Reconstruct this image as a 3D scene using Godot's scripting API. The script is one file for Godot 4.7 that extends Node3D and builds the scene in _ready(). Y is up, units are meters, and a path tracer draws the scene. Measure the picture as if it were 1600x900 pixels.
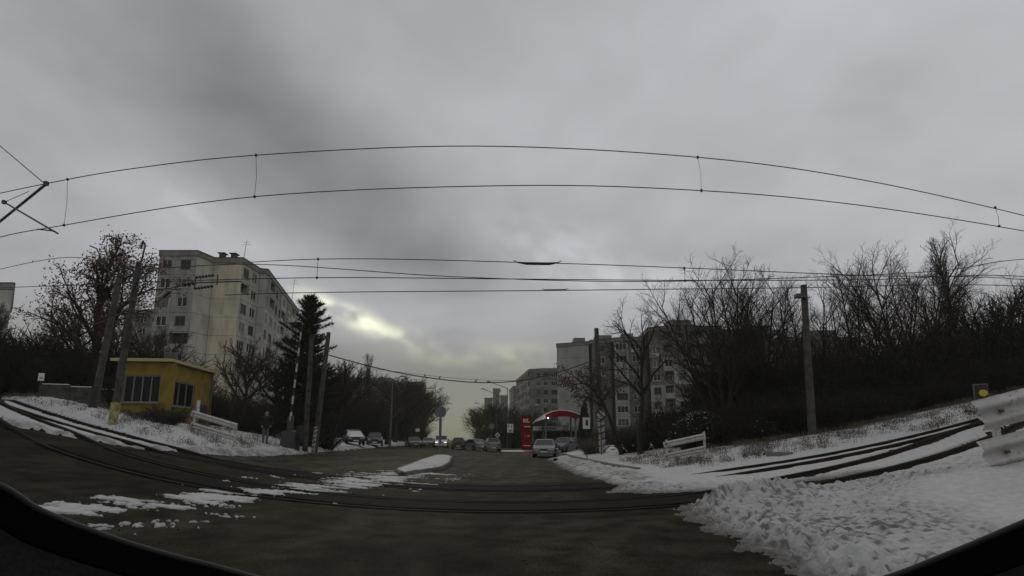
extends Node3D

# ---------------------------------------------------------------- mesh builder
class MB:
	var v := PackedVector3Array()
	var n := PackedVector3Array()
	var c := PackedColorArray()
	var col := Color(1, 1, 1)
	var colored := false
	func trin(a: Vector3, b: Vector3, d: Vector3, na: Vector3, nb: Vector3, nd: Vector3) -> void:
		if (d - a).cross(b - a).dot(na + nb + nd) < 0.0:
			var t := b; b = d; d = t
			t = nb; nb = nd; nd = t
		v.append(a); v.append(b); v.append(d)
		n.append(na); n.append(nb); n.append(nd)
		if colored:
			c.append(col); c.append(col); c.append(col)
	func tri(a: Vector3, b: Vector3, d: Vector3, out := Vector3.ZERO) -> void:
		var nn := (d - a).cross(b - a).normalized()
		if out != Vector3.ZERO and nn.dot(out) < 0.0:
			nn = -nn
		trin(a, b, d, nn, nn, nn)
	func quad(a: Vector3, b: Vector3, d: Vector3, e: Vector3, out := Vector3.ZERO) -> void:
		tri(a, b, d, out); tri(a, d, e, out)
	func box(ce: Vector3, s: Vector3, bs := Basis()) -> void:
		var h := s * 0.5
		for ax in 3:
			for sg in [-1.0, 1.0]:
				var o := Vector3.ZERO; o[ax] = sg
				var p := Vector3.ZERO; p[(ax + 1) % 3] = h[(ax + 1) % 3]
				var q := Vector3.ZERO; q[(ax + 2) % 3] = h[(ax + 2) % 3]
				var m := o * h[ax]
				quad(ce + bs * (m - p - q), ce + bs * (m + p - q), ce + bs * (m + p + q), ce + bs * (m - p + q), bs * o)
	# a box with chamfered long edges: an octagon pushed along z
	func bevel(ce: Vector3, s: Vector3, r: float, bs := Basis()) -> void:
		var h := s * 0.5
		var pts := [Vector2(-h.x + r, -h.y), Vector2(h.x - r, -h.y), Vector2(h.x, -h.y + r), Vector2(h.x, h.y - r), Vector2(h.x - r, h.y), Vector2(-h.x + r, h.y), Vector2(-h.x, h.y - r), Vector2(-h.x, -h.y + r)]
		prism(pts, ce, bs, -h.z, h.z)
	func prism(pts: Array, ce: Vector3, bs: Basis, z0: float, z1: float) -> void:
		var k := pts.size()
		var pv := PackedVector2Array(pts)
		var area := 0.0
		for i in k:
			var a0: Vector2 = pts[i]
			area += a0.cross(pts[(i + 1) % k])
		for i in k:
			var a: Vector2 = pts[i]
			var b: Vector2 = pts[(i + 1) % k]
			var e := b - a
			var o := Vector3(e.y, -e.x, 0) * signf(area)
			quad(ce + bs * Vector3(a.x, a.y, z0), ce + bs * Vector3(b.x, b.y, z0), ce + bs * Vector3(b.x, b.y, z1), ce + bs * Vector3(a.x, a.y, z1), bs * o)
		var ids := Geometry2D.triangulate_polygon(pv)
		for i in range(0, ids.size(), 3):
			for zz in [[z0, -1.0], [z1, 1.0]]:
				var A: Vector2 = pts[ids[i]]
				var B: Vector2 = pts[ids[i + 1]]
				var D: Vector2 = pts[ids[i + 2]]
				tri(ce + bs * Vector3(A.x, A.y, zz[0]), ce + bs * Vector3(B.x, B.y, zz[0]), ce + bs * Vector3(D.x, D.y, zz[0]), bs * Vector3(0, 0, zz[1]))
	func tube(p: Array, r: Array, sides := 6, cap := true) -> void:
		var k := p.size()
		var rings := []
		var norms := []
		var side := Vector3.ZERO
		for i in k:
			var t: Vector3 = (p[mini(i + 1, k - 1)] - p[maxi(i - 1, 0)]).normalized()
			if side == Vector3.ZERO:
				side = t.cross(Vector3(0.31, 0.17, 0.93)).normalized()
			side = (side - t * side.dot(t)).normalized()
			var up := t.cross(side)
			var rg := []
			var nm := []
			for j in sides:
				var a := TAU * j / sides
				var o := side * cos(a) + up * sin(a)
				nm.append(o); rg.append(p[i] + o * r[mini(i, r.size() - 1)])
			rings.append(rg); norms.append(nm)
		for i in k - 1:
			for j in sides:
				var j2 := (j + 1) % sides
				trin(rings[i][j], rings[i][j2], rings[i + 1][j2], norms[i][j], norms[i][j2], norms[i + 1][j2])
				trin(rings[i][j], rings[i + 1][j2], rings[i + 1][j], norms[i][j], norms[i + 1][j2], norms[i + 1][j])
		if cap and sides > 3:
			for e in [0, k - 1]:
				var o2: Vector3 = (p[0] - p[1]) if e == 0 else (p[k - 1] - p[k - 2])
				for j in range(1, sides - 1):
					tri(rings[e][0], rings[e][j], rings[e][j + 1], o2)
	# lathe round the y axis of bs: prof is an array of Vector2(radius, height)
	func lathe(prof: Array, ce: Vector3, bs := Basis(), sides := 14) -> void:
		for i in prof.size() - 1:
			var a: Vector2 = prof[i]
			var b: Vector2 = prof[i + 1]
			var e := b - a
			for j in sides:
				var t0 := TAU * j / sides
				var t1 := TAU * (j + 1) / sides
				var d0 := Vector3(cos(t0), 0, sin(t0))
				var d1 := Vector3(cos(t1), 0, sin(t1))
				var n0 := bs * (d0 * e.y - Vector3(0, e.x, 0)).normalized()
				var n1 := bs * (d1 * e.y - Vector3(0, e.x, 0)).normalized()
				var A := ce + bs * (d0 * a.x + Vector3(0, a.y, 0))
				var B := ce + bs * (d1 * a.x + Vector3(0, a.y, 0))
				var D := ce + bs * (d1 * b.x + Vector3(0, b.y, 0))
				var E := ce + bs * (d0 * b.x + Vector3(0, b.y, 0))
				if a.x > 0.0001: trin(A, B, D, n0, n1, n1)
				if b.x > 0.0001: trin(A, D, E, n0, n1, n0)
	func mesh() -> ArrayMesh:
		var m := ArrayMesh.new()
		var a := []
		a.resize(Mesh.ARRAY_MAX)
		a[Mesh.ARRAY_VERTEX] = v
		a[Mesh.ARRAY_NORMAL] = n
		if colored: a[Mesh.ARRAY_COLOR] = c
		m.add_surface_from_arrays(Mesh.PRIMITIVE_TRIANGLES, a)
		return m

# ---------------------------------------------------------------- scene helpers
var used := {}
var M := {}
var rng := RandomNumberGenerator.new()
var tex_fine: ImageTexture
var tex_mid: ImageTexture
var tex_streak: ImageTexture
var nz := FastNoiseLite.new()
var nz2 := FastNoiseLite.new()
var nz3 := FastNoiseLite.new()
var nz4 := FastNoiseLite.new()

func numbered(called: String) -> String:
	if not used.has(called):
		used[called] = 0
		return called
	used[called] += 1
	return "%s_%03d" % [called, used[called]]
func tag(o: Node, label := "", category := "", group := "", kind := "") -> Node:
	if label: o.set_meta("label", label)
	if category: o.set_meta("category", category)
	if group: o.set_meta("group", group)
	if kind: o.set_meta("kind", kind)
	return o
func thing(called: String, at: Vector3, turn: float, label: String, category: String, group := "") -> Node3D:
	var o := Node3D.new()
	o.name = numbered(called)
	add_child(o)
	o.position = at
	o.rotation.y = turn
	tag(o, label, category, group)
	return o
func part(called: String, mesh: Mesh, mat: Material, parent: Node, xf := Transform3D()) -> MeshInstance3D:
	var o := MeshInstance3D.new()
	o.name = called if parent != self else numbered(called)
	o.mesh = mesh
	o.material_override = mat
	o.transform = xf
	parent.add_child(o, true)
	return o
func lin(r: float, g: float, b: float) -> Color:
	return Color(r, g, b).linear_to_srgb()
func mat(r: float, g: float, b: float, rough := 0.9, tex: Texture2D = null, scale := 0.5, metal := 0.0) -> StandardMaterial3D:
	var m := StandardMaterial3D.new()
	m.albedo_color = lin(r, g, b)
	m.roughness = rough
	m.metallic = metal
	if tex:
		m.albedo_texture = tex
		m.uv1_triplanar = true
		m.uv1_world_triplanar = true
		m.uv1_scale = Vector3.ONE * scale
	return m
func noise_tex(sz: int, freq: float, lo: float, hi: float, sx := 1, sd := 1) -> ImageTexture:
	var f := FastNoiseLite.new()
	f.seed = sd
	f.frequency = freq
	f.fractal_octaves = 5
	var im := f.get_seamless_image(sz, sz)
	im.convert(Image.FORMAT_RGB8)
	for y in sz:
		for x in sz:
			var g := lo + (hi - lo) * im.get_pixel(x, y).r
			im.set_pixel(x, y, Color(g, g, g))
	if sx > 1:
		var st := Image.create(sz, sz, false, Image.FORMAT_RGB8)
		for y in sz:
			for x in sz:
				st.set_pixel(x, y, im.get_pixel((x * sx) % sz, y / 2))
		im = st
	im.generate_mipmaps()
	return ImageTexture.create_from_image(im)
func sm(a: float, b: float, x: float) -> float:
	var t := clampf((x - a) / (b - a), 0.0, 1.0)
	return t * t * (3.0 - 2.0 * t)

# ---------------------------------------------------------------- the lie of the land
# the crossing lies in the bottom of a shallow dip: both tracks climb and bend away to either side
var verge_l := PackedVector2Array([Vector2(-90, -7), Vector2(-40, -11), Vector2(-22, -12.6), Vector2(-14.86, -13.7), Vector2(-13.9, -14.0), Vector2(-13.5, -14.6), Vector2(-12.3, -14.9), Vector2(-11.4, -16.2), Vector2(-10.8, -18.6), Vector2(-10.8, -23.2), Vector2(-12.3, -33.4), Vector2(-14.0, -48), Vector2(-15.9, -64), Vector2(-17, -86), Vector2(-24, -160), Vector2(-130, -160), Vector2(-130, -7)])
var verge_r := PackedVector2Array([Vector2(60, 3), Vector2(2.6, 3), Vector2(2.8, -4), Vector2(2.9, -5.3), Vector2(2.93, -6.1), Vector2(3.0, -7.8), Vector2(3.14, -9.9), Vector2(4.0, -10.85), Vector2(5.0, -10.95), Vector2(6.2, -11.05), Vector2(8.4, -11.75), Vector2(8.5, -12.1), Vector2(6.2, -12.3), Vector2(4.4, -12.5), Vector2(3.6, -12.7), Vector2(2.7, -13.5), Vector2(3.0, -15.5), Vector2(2.8, -19.2), Vector2(2.55, -24.5), Vector2(2.6, -32.4), Vector2(2.9, -39), Vector2(4.0, -42), Vector2(4.4, -46), Vector2(4.8, -54), Vector2(14, -56), Vector2(60, -56)])
func sdist(poly: PackedVector2Array, p: Vector2) -> float:
	var best := 1e9
	var k := poly.size()
	for i in k:
		best = minf(best, p.distance_squared_to(Geometry2D.get_closest_point_to_segment(p, poly[i], poly[(i + 1) % k])))
	best = sqrt(best)
	return best if Geometry2D.is_point_in_polygon(p, poly) else -best
func dip(x: float, z: float) -> float:
	var a := absf(x)
	var q := a * a if a < 22.0 else 484.0 + 24.2 * (a - 22.0)
	return 0.0092 * minf(q, 1700.0) * minf(1.0, 15.0 / maxf(-z, 1.0))
func near_track(x: float) -> float:
	return -(11.1 + 0.02 * x * x)
func far_track(x: float) -> float:
	return -(15.2 + 0.010 * x * x - 0.0035 * x * absf(x))
# height of bare ground; dl = signed distance into the left verge
func ground_y(x: float, z: float, dl := -999.0) -> float:
	var y := dip(x, z)
	if x < -8.0 and z < -5.0 and z > -170.0:
		if dl < -900.0: dl = sdist(verge_l, Vector2(x, z))
		var beyond := sm(0.4, 3.0, far_track(x) - z)      # the bank lies beyond the far track
		y += 0.55 * sm(0.3, 3.6, dl) * beyond
	if x > 5.0 and z > -12.0:
		y += 0.30 * exp(-(pow((x - 8.3) / 1.7, 2.0) + pow((z + 8.4) / 1.3, 2.0)))
	if x > 5.0 and z < -16.0 and z > -60.0:
		y += 0.45 * sm(0.8, 5.0, far_track(x) - z) * sm(5.0, 10.0, x)
	return y
func gy(x: float, z: float) -> float:
	return ground_y(x, z)

func grid_mesh(xs: Array, zs: Array, hf: Callable, cf = null, keep = null) -> ArrayMesh:
	var w := xs.size()
	var hgt := PackedFloat32Array()
	var cols := PackedColorArray()
	for z in zs:
		for x in xs:
			hgt.append(hf.call(x, z))
			if cf: cols.append(cf.call(x, z))
	var v := PackedVector3Array()
	var n := PackedVector3Array()
	var c := PackedColorArray()
	var id := PackedInt32Array()
	for j in zs.size():
		for i in w:
			v.append(Vector3(xs[i], hgt[j * w + i], zs[j]))
			var i0 := maxi(i - 1, 0)
			var i1 := mini(i + 1, w - 1)
			var j0 := maxi(j - 1, 0)
			var j1 := mini(j + 1, zs.size() - 1)
			n.append(Vector3(-(hgt[j * w + i1] - hgt[j * w + i0]) / (xs[i1] - xs[i0]), 1.0, -(hgt[j1 * w + i] - hgt[j0 * w + i]) / (zs[j1] - zs[j0])).normalized())
	var flip: bool = zs[1] < zs[0]
	for j in zs.size() - 1:
		for i in w - 1:
			if keep and not keep.call((xs[i] + xs[i + 1]) * 0.5, (zs[j] + zs[j + 1]) * 0.5): continue
			var a := j * w + i
			if flip: id.append_array(PackedInt32Array([a, a + w, a + 1, a + 1, a + w, a + w + 1]))
			else: id.append_array(PackedInt32Array([a, a + 1, a + w, a + 1, a + w + 1, a + w]))
	var ar := []
	ar.resize(Mesh.ARRAY_MAX)
	ar[Mesh.ARRAY_VERTEX] = v
	ar[Mesh.ARRAY_NORMAL] = n
	if cf: ar[Mesh.ARRAY_COLOR] = cols
	ar[Mesh.ARRAY_INDEX] = id
	var m := ArrayMesh.new()
	m.add_surface_from_arrays(Mesh.PRIMITIVE_TRIANGLES, ar)
	return m
func steps(a: float, b: float, d: float) -> Array:
	var o := []
	var k := int(ceil(absf(b - a) / d))
	for i in k + 1: o.append(a + (b - a) * i / k)
	return o

# thickness of the snow over the ground, below zero where there is none; x = thickness, y = dirt
var patch_line := [Vector2(-3.7, -20.5), Vector2(-4.3, -16.5), Vector2(-4.6, -13.8), Vector2(-5.3, -11.3), Vector2(-5.9, -9.6), Vector2(-6.4, -8.2), Vector2(-7.4, -7.2)]
var island := PackedVector2Array([Vector2(-3.9, -18.6), Vector2(-3.2, -23.5), Vector2(-3.4, -28), Vector2(-4.4, -38.0), Vector2(-5.0, -39.0), Vector2(-5.7, -38.6), Vector2(-5.2, -30), Vector2(-4.5, -20.4)])
var gap_z := PackedVector2Array()
func snow(x: float, z: float, dl := -999.0, dr := -999.0) -> Vector2:
	var t := -0.05
	var dirt := 0.0
	var p := Vector2(x, z)
	var lump := nz.get_noise_2d(x * 9.0, z * 9.0)
	var wob := nz2.get_noise_2d(x * 3.0, z * 3.0)
	var big := nz2.get_noise_2d(x * 0.7 + 50.0, z * 0.7)
	if x < -7.0:
		if dl < -900.0: dl = sdist(verge_l, p)
		var e := dl + wob * 0.45 + lump * 0.12
		var u := 0.14 + 0.06 * big + 0.03 * lump + 0.04 * wob
		t = lerpf(-0.05, u, sm(-0.3, 0.5, e)) + 0.10 * exp(-pow((e - 0.5) / 0.45, 2.0)) * (0.5 + wob)
		dirt = 0.75 * (1.0 - sm(0.1, 1.3, e)) * clampf(0.6 + 1.2 * lump + wob, 0.0, 1.0)
		if dl > 1.0 and z < far_track(x) - 1.2:      # rough bank with weeds standing through the snow
			var rough := sm(-0.12, 0.35, nz2.get_noise_2d(x * 1.6 + 9.0, z * 1.6))
			t += 0.10 * lump * (0.4 + rough) - 0.13 * rough * sm(0.0, 0.25, lump + 0.5 * wob - 0.12)
	elif x < -1.5:
		var d := 1e9
		for i in patch_line.size() - 1:
			d = minf(d, p.distance_to(Geometry2D.get_closest_point_to_segment(p, patch_line[i], patch_line[i + 1])))
		if d < 2.2 and not Geometry2D.is_point_in_polygon(p, island):
			var f := 1.1 * nz2.get_noise_2d(x * 1.3 + 31.0, z * 4.6) + 0.42 * lump + 0.16 * nz.get_noise_2d(x * 20.0, z * 26.0) + (0.22 if z > -13.0 else 0.36) - 0.75 * sm(0.25, 1.3, d)
			if z > -8.6: f += 0.12
			t = -0.03 + 0.055 * sm(0.02, 0.26, f) + 0.014 * lump * sm(0.05, 0.2, f)
			dirt = clampf(0.75 * (1.0 - sm(0.08, 0.42, f)) + 0.3 * nz.get_noise_2d(x * 6.0 + 3.0, z * 6.0), 0.0, 0.85)
	else:
		if x > 1.5:
			if dr < -900.0: dr = sdist(verge_r, p)
			var slush := 0.0
			if z < -13.0: slush = 1.0 - sm(4.0, 4.9, x + 0.25 * wob)
			else: slush = (1.0 - sm(1.6, 3.4, dr + 1.2 * big)) * sm(-13.0, -9.0, z)
			var e := dr + wob * 0.34 + lump * 0.22 + 0.10 * nz.get_noise_2d(x * 24.0 + 9.0, z * 24.0)
			var u := 0.13 + 0.04 * big
			var cell := nz3.get_noise_2d(x * 5.5, z * 5.5)
			var crumb := nz.get_noise_2d(x * 22.0, z * 22.0)
			var wx := x + 0.05 * crumb
			var wz := z + 0.05 * lump
			var chunk := 0.6 * sm(-1.0, -0.55, nz4.get_noise_2d(wx * 11.0, wz * 11.0)) + 0.4 * sm(-1.0, -0.5, nz4.get_noise_2d(wx * 4.7 + 33.0, wz * 4.7)) - 0.6
			var rough2 := clampf(0.55 + 1.6 * nz2.get_noise_2d(x * 1.1 + 17.0, z * 1.1), 0.12, 1.3)
			var boulder := maxf(0.0, -nz3.get_noise_2d(x * 5.0 + 45.0, z * 5.0) - 0.62)
			u += slush * (0.05 * lump - 0.02 * cell + 0.05 * wob + 0.025 * crumb * rough2 + 0.10 * chunk * rough2 + 0.22 * boulder * rough2) + (1.0 - slush) * (0.012 * lump + 0.02 * wob)
			if z > -13.0:
				u += 0.34 * exp(-(pow((x - 4.75) / 0.85, 2.0) + pow((z + 10.15) / 0.42, 2.0))) * (1.0 + 0.5 * lump)
				u += 0.12 * exp(-(pow((x - 3.9) / 0.5, 2.0) + pow((z + 9.9) / 0.4, 2.0))) * (1.0 + lump)
			elif slush > 0.3:
				u -= 0.07 * sm(-0.2, 0.3, nz2.get_noise_2d(x * 2.2, z * 1.2 + 40.0)) * slush
			var skirt := 0.025 + 0.02 * crumb
			t = lerpf(-0.035, skirt, sm(-0.22, 0.06, e)) + (u - skirt) * sm(0.0, 0.85, e + 0.3 * lump)
			var pit := nz.get_noise_2d(x * 13.0 + 70.0, z * 13.0)
			pit += 0.35 * nz2.get_noise_2d(x * 2.6 + 5.0, z * 2.6)
			u -= slush * 0.05 * sm(0.05, 0.4, pit) * rough2
			dirt = clampf(slush * (0.12 + 0.75 * sm(0.04, 0.36, nz.get_noise_2d(x * 10.0 + 300.0, z * 10.0) + 0.4 * nz2.get_noise_2d(x * 1.5 + 90.0, z * 1.5))) + 0.8 * (1.0 - sm(0.0, 0.5, e)), 0.0, 0.9)
			# the verge beyond the far track: thin snow over weeds
			if z < -18.0 and x > 7.0:
				var rough := sm(-0.2, 0.3, nz2.get_noise_2d(x * 1.2, z * 1.2)) * sm(0.6, 3.2, far_track(x) - z)
				t += 0.10 * lump * rough - 0.20 * rough * sm(-0.05, 0.25, lump + 0.5 * wob)
		# far forecourt strip by the fuel sign
		if z < -55.0:
			var e2 := 1.0 - absf((z + 63.5) / 3.2) + 0.3 * wob
			var e3 := sm(-3.2, -1.8, x) * (1.0 - sm(12.0, 15.0, x))
			t = maxf(t, lerpf(-0.08, 0.12, sm(0.0, 0.5, e2) * e3))
	# rails keep a bare strip along each side
	if absf(x) > 2.5 and z > -30.0:
		for q in 2:
			var zc := near_track(x) if q == 0 else far_track(x)
			var slope := 0.04 * x if q == 0 else 0.02 * x - 0.007 * absf(x)
			var dd := (z - zc) / sqrt(1.0 + slope * slope)
			for s in [-0.75, 0.75]:
				var off: float = absf(dd - s + 0.05)
				var open: float = sm(5.0, 8.0, absf(x)) * (1.0 if (q == 0 or x < 0 or s > 0) else 0.7)
				if q == 1 and x > 0: open = sm(6.2, 6.8, x)
				var wd := 0.10 if x > 6.0 else 0.0
				t -= 0.26 * (1.0 - sm(0.13 + wd, 0.22 + wd, off + 0.04 * wob)) * open
	if t > 0.05 and absf(x) > 3.5 and z > -26.0:         # pressed thin along the tracks
		for zc in [near_track(x), far_track(x)]: t = lerpf(t, minf(t, 0.06), 0.7 * (1.0 - sm(1.0, 1.7, absf(z - zc))))
	return Vector2(t, dirt)

# ---------------------------------------------------------------- buildings of concrete panels
var panel_cache := {}
func panel_mesh(w: float, h: float, kind: String) -> Dictionary:
	var key := "%.2f_%.2f_%s" % [w, h, kind]
	if panel_cache.has(key): return panel_cache[key]
	var r := {}
	var g := 0.05
	var p := MB.new()
	var ww := 0.0
	var wh := 1.45
	var y0 := 0.85
	match kind:
		"win": ww = minf(1.5, w - 0.8)
		"wide": ww = minf(2.3, w - 0.6)
		"small":
			ww = 0.8; wh = 1.1; y0 = 1.15
		"blind":
			ww = 1.2
		"loggia":
			ww = w - 0.36; y0 = 1.05; wh = h - 1.25
	if ww <= 0.0:
		p.bevel(Vector3(w * 0.5, h * 0.5, -0.1), Vector3(w - g, h - g, 0.2), 0.012)
	else:
		var x0 := (w - ww) * 0.5
		# sill panel, lintel and the two jambs as one ring
		p.box(Vector3(w * 0.5, y0 * 0.5 + g * 0.25, -0.1), Vector3(w - g, y0 - g * 0.5, 0.2))
		p.box(Vector3(w * 0.5, (y0 + wh + h) * 0.5 - g * 0.25, -0.1), Vector3(w - g, h - y0 - wh - g * 0.5, 0.2))
		for s in [[g * 0.5, x0], [x0 + ww, w - g * 0.5]]:
			p.box(Vector3((s[0] + s[1]) * 0.5, y0 + wh * 0.5, -0.1), Vector3(s[1] - s[0], wh, 0.2))
		if kind == "loggia":
			for sx in [0.16, w - 0.16]: p.box(Vector3(sx, h * 0.5, -0.6), Vector3(0.1, h - g, 0.8))
			p.box(Vector3(w * 0.5, 0.06, -0.6), Vector3(w - 0.44, 0.1, 0.8))
			var gl := MB.new()
			gl.box(Vector3(w * 0.5, 1.0, -0.97), Vector3(w * 0.5, 1.9, 0.04))
			r.pane = gl.mesh()
			var f := MB.new()
			for xx in [w * 0.25, w * 0.5, w * 0.75]: f.box(Vector3(xx, 1.05, -0.945), Vector3(0.07, 2.0, 0.05))
			f.box(Vector3(w * 0.5, 2.02, -0.945), Vector3(w * 0.5, 0.07, 0.05))
			r.frame = f.mesh()
		else:
			var f := MB.new()
			var t := 0.075
			var zc := -0.10
			f.box(Vector3(w * 0.5, y0 + t * 0.5, zc), Vector3(ww - 0.01, t, 0.07))
			f.box(Vector3(w * 0.5, y0 + wh - t * 0.5, zc), Vector3(ww - 0.01, t, 0.07))
			var mull := [x0 + t * 0.5, x0 + ww - t * 0.5, w * 0.5]
			if ww > 1.8: mull = [x0 + t * 0.5, x0 + ww - t * 0.5, x0 + ww / 3.0, x0 + ww * 2.0 / 3.0]
			for xx in mull: f.box(Vector3(xx, y0 + wh * 0.5, zc), Vector3(t, wh - 2.0 * t - 0.004, 0.07))
			f.box(Vector3(w * 0.5, y0 - 0.02, 0.03), Vector3(ww + 0.12, 0.04, 0.12))
			r.frame = f.mesh()
			var gl := MB.new()
			gl.box(Vector3(w * 0.5, y0 + wh * 0.5, -0.125), Vector3(ww - 0.1, wh - 0.1, 0.01))
			r.pane = gl.mesh()
	r.panel = p.mesh()
	panel_cache[key] = r
	return r
# p0 to p1 runs left to right as seen from outside
var ac_cache: ArrayMesh
func ac_mesh() -> ArrayMesh:
	if not ac_cache:
		var mb := MB.new()
		mb.bevel(Vector3.ZERO, Vector3(0.8, 0.55, 0.32), 0.04)
		ac_cache = mb.mesh()
	return ac_cache
func facade(b: Node3D, p0: Vector2, p1: Vector2, y0: float, floors: int, fh: float, bays: Array, tones: Array, sd: int) -> void:
	var r := RandomNumberGenerator.new()
	r.seed = sd
	var d2 := (p1 - p0).normalized()
	var dir := Vector3(d2.x, 0, d2.y)
	var bs := Basis(dir, Vector3.UP, dir.cross(Vector3.UP))
	var total := 0.0
	for q in bays: total += q[0]
	var sc := p0.distance_to(p1) / total
	for f in floors:
		var x := 0.0
		var row: Material = tones[r.randi() % tones.size()]
		for i in bays.size():
			var w: float = bays[i][0] * sc
			var kind: String = bays[i][1]
			if kind == "mix": kind = ["win", "loggia"][int(f % 3 == 1)]
			if kind == "loggia" and r.randf() < 0.3: kind = "wide"
			if kind == "win" and r.randf() < 0.08: kind = "small"
			var m := panel_mesh(snappedf(w, 0.01), fh, kind)
			var xf := Transform3D(bs, Vector3(p0.x, y0 + f * fh, p0.y) + dir * x)
			var tone: Material = row if r.randf() < 0.55 else tones[r.randi() % tones.size()]
			if bays[i].size() > 2: tone = bays[i][2]
			part("panel", m.panel, tone, b, xf)
			if m.has("frame"):
				var fr := part("window", m.frame, M.frame_white if r.randf() < 0.6 else M.frame_brown, b, xf)
				part("pane", m.pane, M.pane if r.randf() < 0.7 else M.pane_curtain, fr)
				if kind == "win" and r.randf() < 0.14:
					part("air_conditioner", ac_mesh(), M.frame_white, b, xf.translated_local(Vector3(w * 0.5 + (0.4 if r.randf() < 0.5 else -0.5), 0.5, 0.2)))
			x += w
func building(called: String, label: String, pl: Array, y0: float, floors: int, fh: float, edges: Array, tones: Array, sd: int, plinth := 2.5) -> Node3D:
	var c := Vector2.ZERO
	for p in pl: c += p
	c /= pl.size()
	var b := thing(called, Vector3.ZERO, 0, label, "building")
	var poly := PackedVector2Array(pl)
	var inner := Geometry2D.offset_polygon(poly, -1.0)
	if inner.is_empty() or absf(inner[0][0].distance_to(c)) > 1e4: inner = [poly]
	var up := Basis(Vector3(1, 0, 0), Vector3(0, 0, 1), Vector3(0, -1, 0))   # (x, y) of a plan to (x, z), z to -y
	var core := MB.new()
	var pi := []
	for p in inner[0]: pi.append(p)
	core.prism(pi, Vector3.ZERO, up, -(y0 + floors * fh), -(y0 - plinth))
	part("wall", core.mesh(), M.core, b)
	var base := MB.new()
	base.prism(pl, Vector3.ZERO, up, -(y0 - 0.01), -(y0 - plinth))
	part("plinth", base.mesh(), M.plinth, b)
	for i in pl.size():
		if edges[i].size(): facade(b, pl[i], pl[(i + 1) % pl.size()], y0, floors, fh, edges[i], tones, sd + i * 7)
	var rf := MB.new()
	var ro := []
	for p in Geometry2D.offset_polygon(poly, 0.14)[0]: ro.append(p)
	rf.prism(ro, Vector3.ZERO, up, -(y0 + floors * fh + 0.75), -(y0 + floors * fh + 0.02))
	var roof := part("roof", rf.mesh(), M.parapet, b)
	var cp := MB.new()
	var co := []
	for p in Geometry2D.offset_polygon(poly, 0.2)[0]: co.append(p)
	cp.prism(co, Vector3.ZERO, up, -(y0 + floors * fh + 0.87), -(y0 + floors * fh + 0.755))
	part("coping", cp.mesh(), M.tin, roof)
	return b
func rep(a: Array, k: int) -> Array:
	var o := []
	for i in k: o.append_array(a)
	return o

# ---------------------------------------------------------------- trees
# style keys: limbs, rise (how steeply limbs climb), spread, gn (branches per level), twig, crook
func wander(r: RandomNumberGenerator, p: Vector3, d: Vector3, ln: float, k: int, crook: float, rise: float) -> Array:
	var o := [p]
	for i in k:
		d = (d + Vector3(r.randfn(), r.randfn() * 0.6, r.randfn()) * crook + Vector3(0, rise, 0)).normalized()
		p += d * ln / k
		o.append(p)
	return o
func grow(r: RandomNumberGenerator, wood: MB, twig: MB, p: Vector3, d: Vector3, ln: float, rad: float, lev: int, st: Dictionary, tips: Array) -> void:
	var k := 4 if lev <= 1 else (3 if lev == 2 else (2 if lev == 3 else 1))
	var pts := wander(r, p, d, ln, k, st.crook * (0.6 if lev == 0 else 1.0), st.rise * (0.2 if lev == 0 else 1.0))
	var rr := []
	for i in k + 1: rr.append(lerpf(rad, rad * (0.14 if lev == 0 else (0.3 if lev == 1 else 0.4)), float(i) / k))
	var mb: MB = wood if lev < 2 else twig
	mb.tube(pts, rr, 7 if lev == 0 else (5 if lev == 1 else 3), lev < 2)
	if lev >= st.levels:
		tips.append(pts[k])
		return
	var cnt: int = st.gn[lev]
	for i in cnt:
		var f: float = lerpf(st.start[mini(lev, 2)], 1.0, (i + r.randf() * 0.8) / cnt)
		f = minf(f, 0.99)
		var seg := mini(int(f * k), k - 1)
		var q: Vector3 = pts[seg].lerp(pts[seg + 1], f * k - seg)
		var ax: Vector3 = (pts[seg + 1] - pts[seg]).normalized()
		var az := TAU * (i * 0.382 + r.randf() * 0.25)
		var s := ax.cross(Vector3(0.37, 0.11, 0.92)).normalized()
		var out := s * cos(az) + ax.cross(s) * sin(az)
		var an: float = st.ang[mini(lev, 2)] * r.randf_range(0.75, 1.25)
		var nd := (ax * cos(an) + out * sin(an)).normalized()
		var nl: float = ln * st.ratio[mini(lev, 3)] * r.randf_range(0.7, 1.15) * (1.15 - 0.55 * f * (1.0 if lev == 0 else 0.6))
		grow(r, wood, twig, q, nd, nl, maxf(rad * lerpf(st.get("thin", 0.62), st.get("thin", 0.62) * 0.55, f), st.twig), lev + 1, st, tips)
func tree_meshes(st: Dictionary, sd: int) -> Dictionary:
	var r := RandomNumberGenerator.new()
	r.seed = sd
	var wood := MB.new()
	var twig := MB.new()
	var tips := []
	for s in st.get("stems", 1):
		var lean := Vector3(r.randfn() * 0.10, 1, r.randfn() * 0.10) if st.get("stems", 1) == 1 else Vector3(cos(TAU * s / st.stems + 0.4) * st.lean, 1, sin(TAU * s / st.stems + 0.4) * st.lean)
		if st.has("dir"): lean = st.dir
		grow(r, wood, twig, Vector3(r.randfn(), 0, r.randfn()) * (0.0 if st.get("stems", 1) == 1 else 0.25) + Vector3(0, -0.25, 0), lean.normalized(), st.h, st.rad, 0, st, tips)
	return {"trunk": wood.mesh(), "crown": twig.mesh(), "tips": tips}
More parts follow.
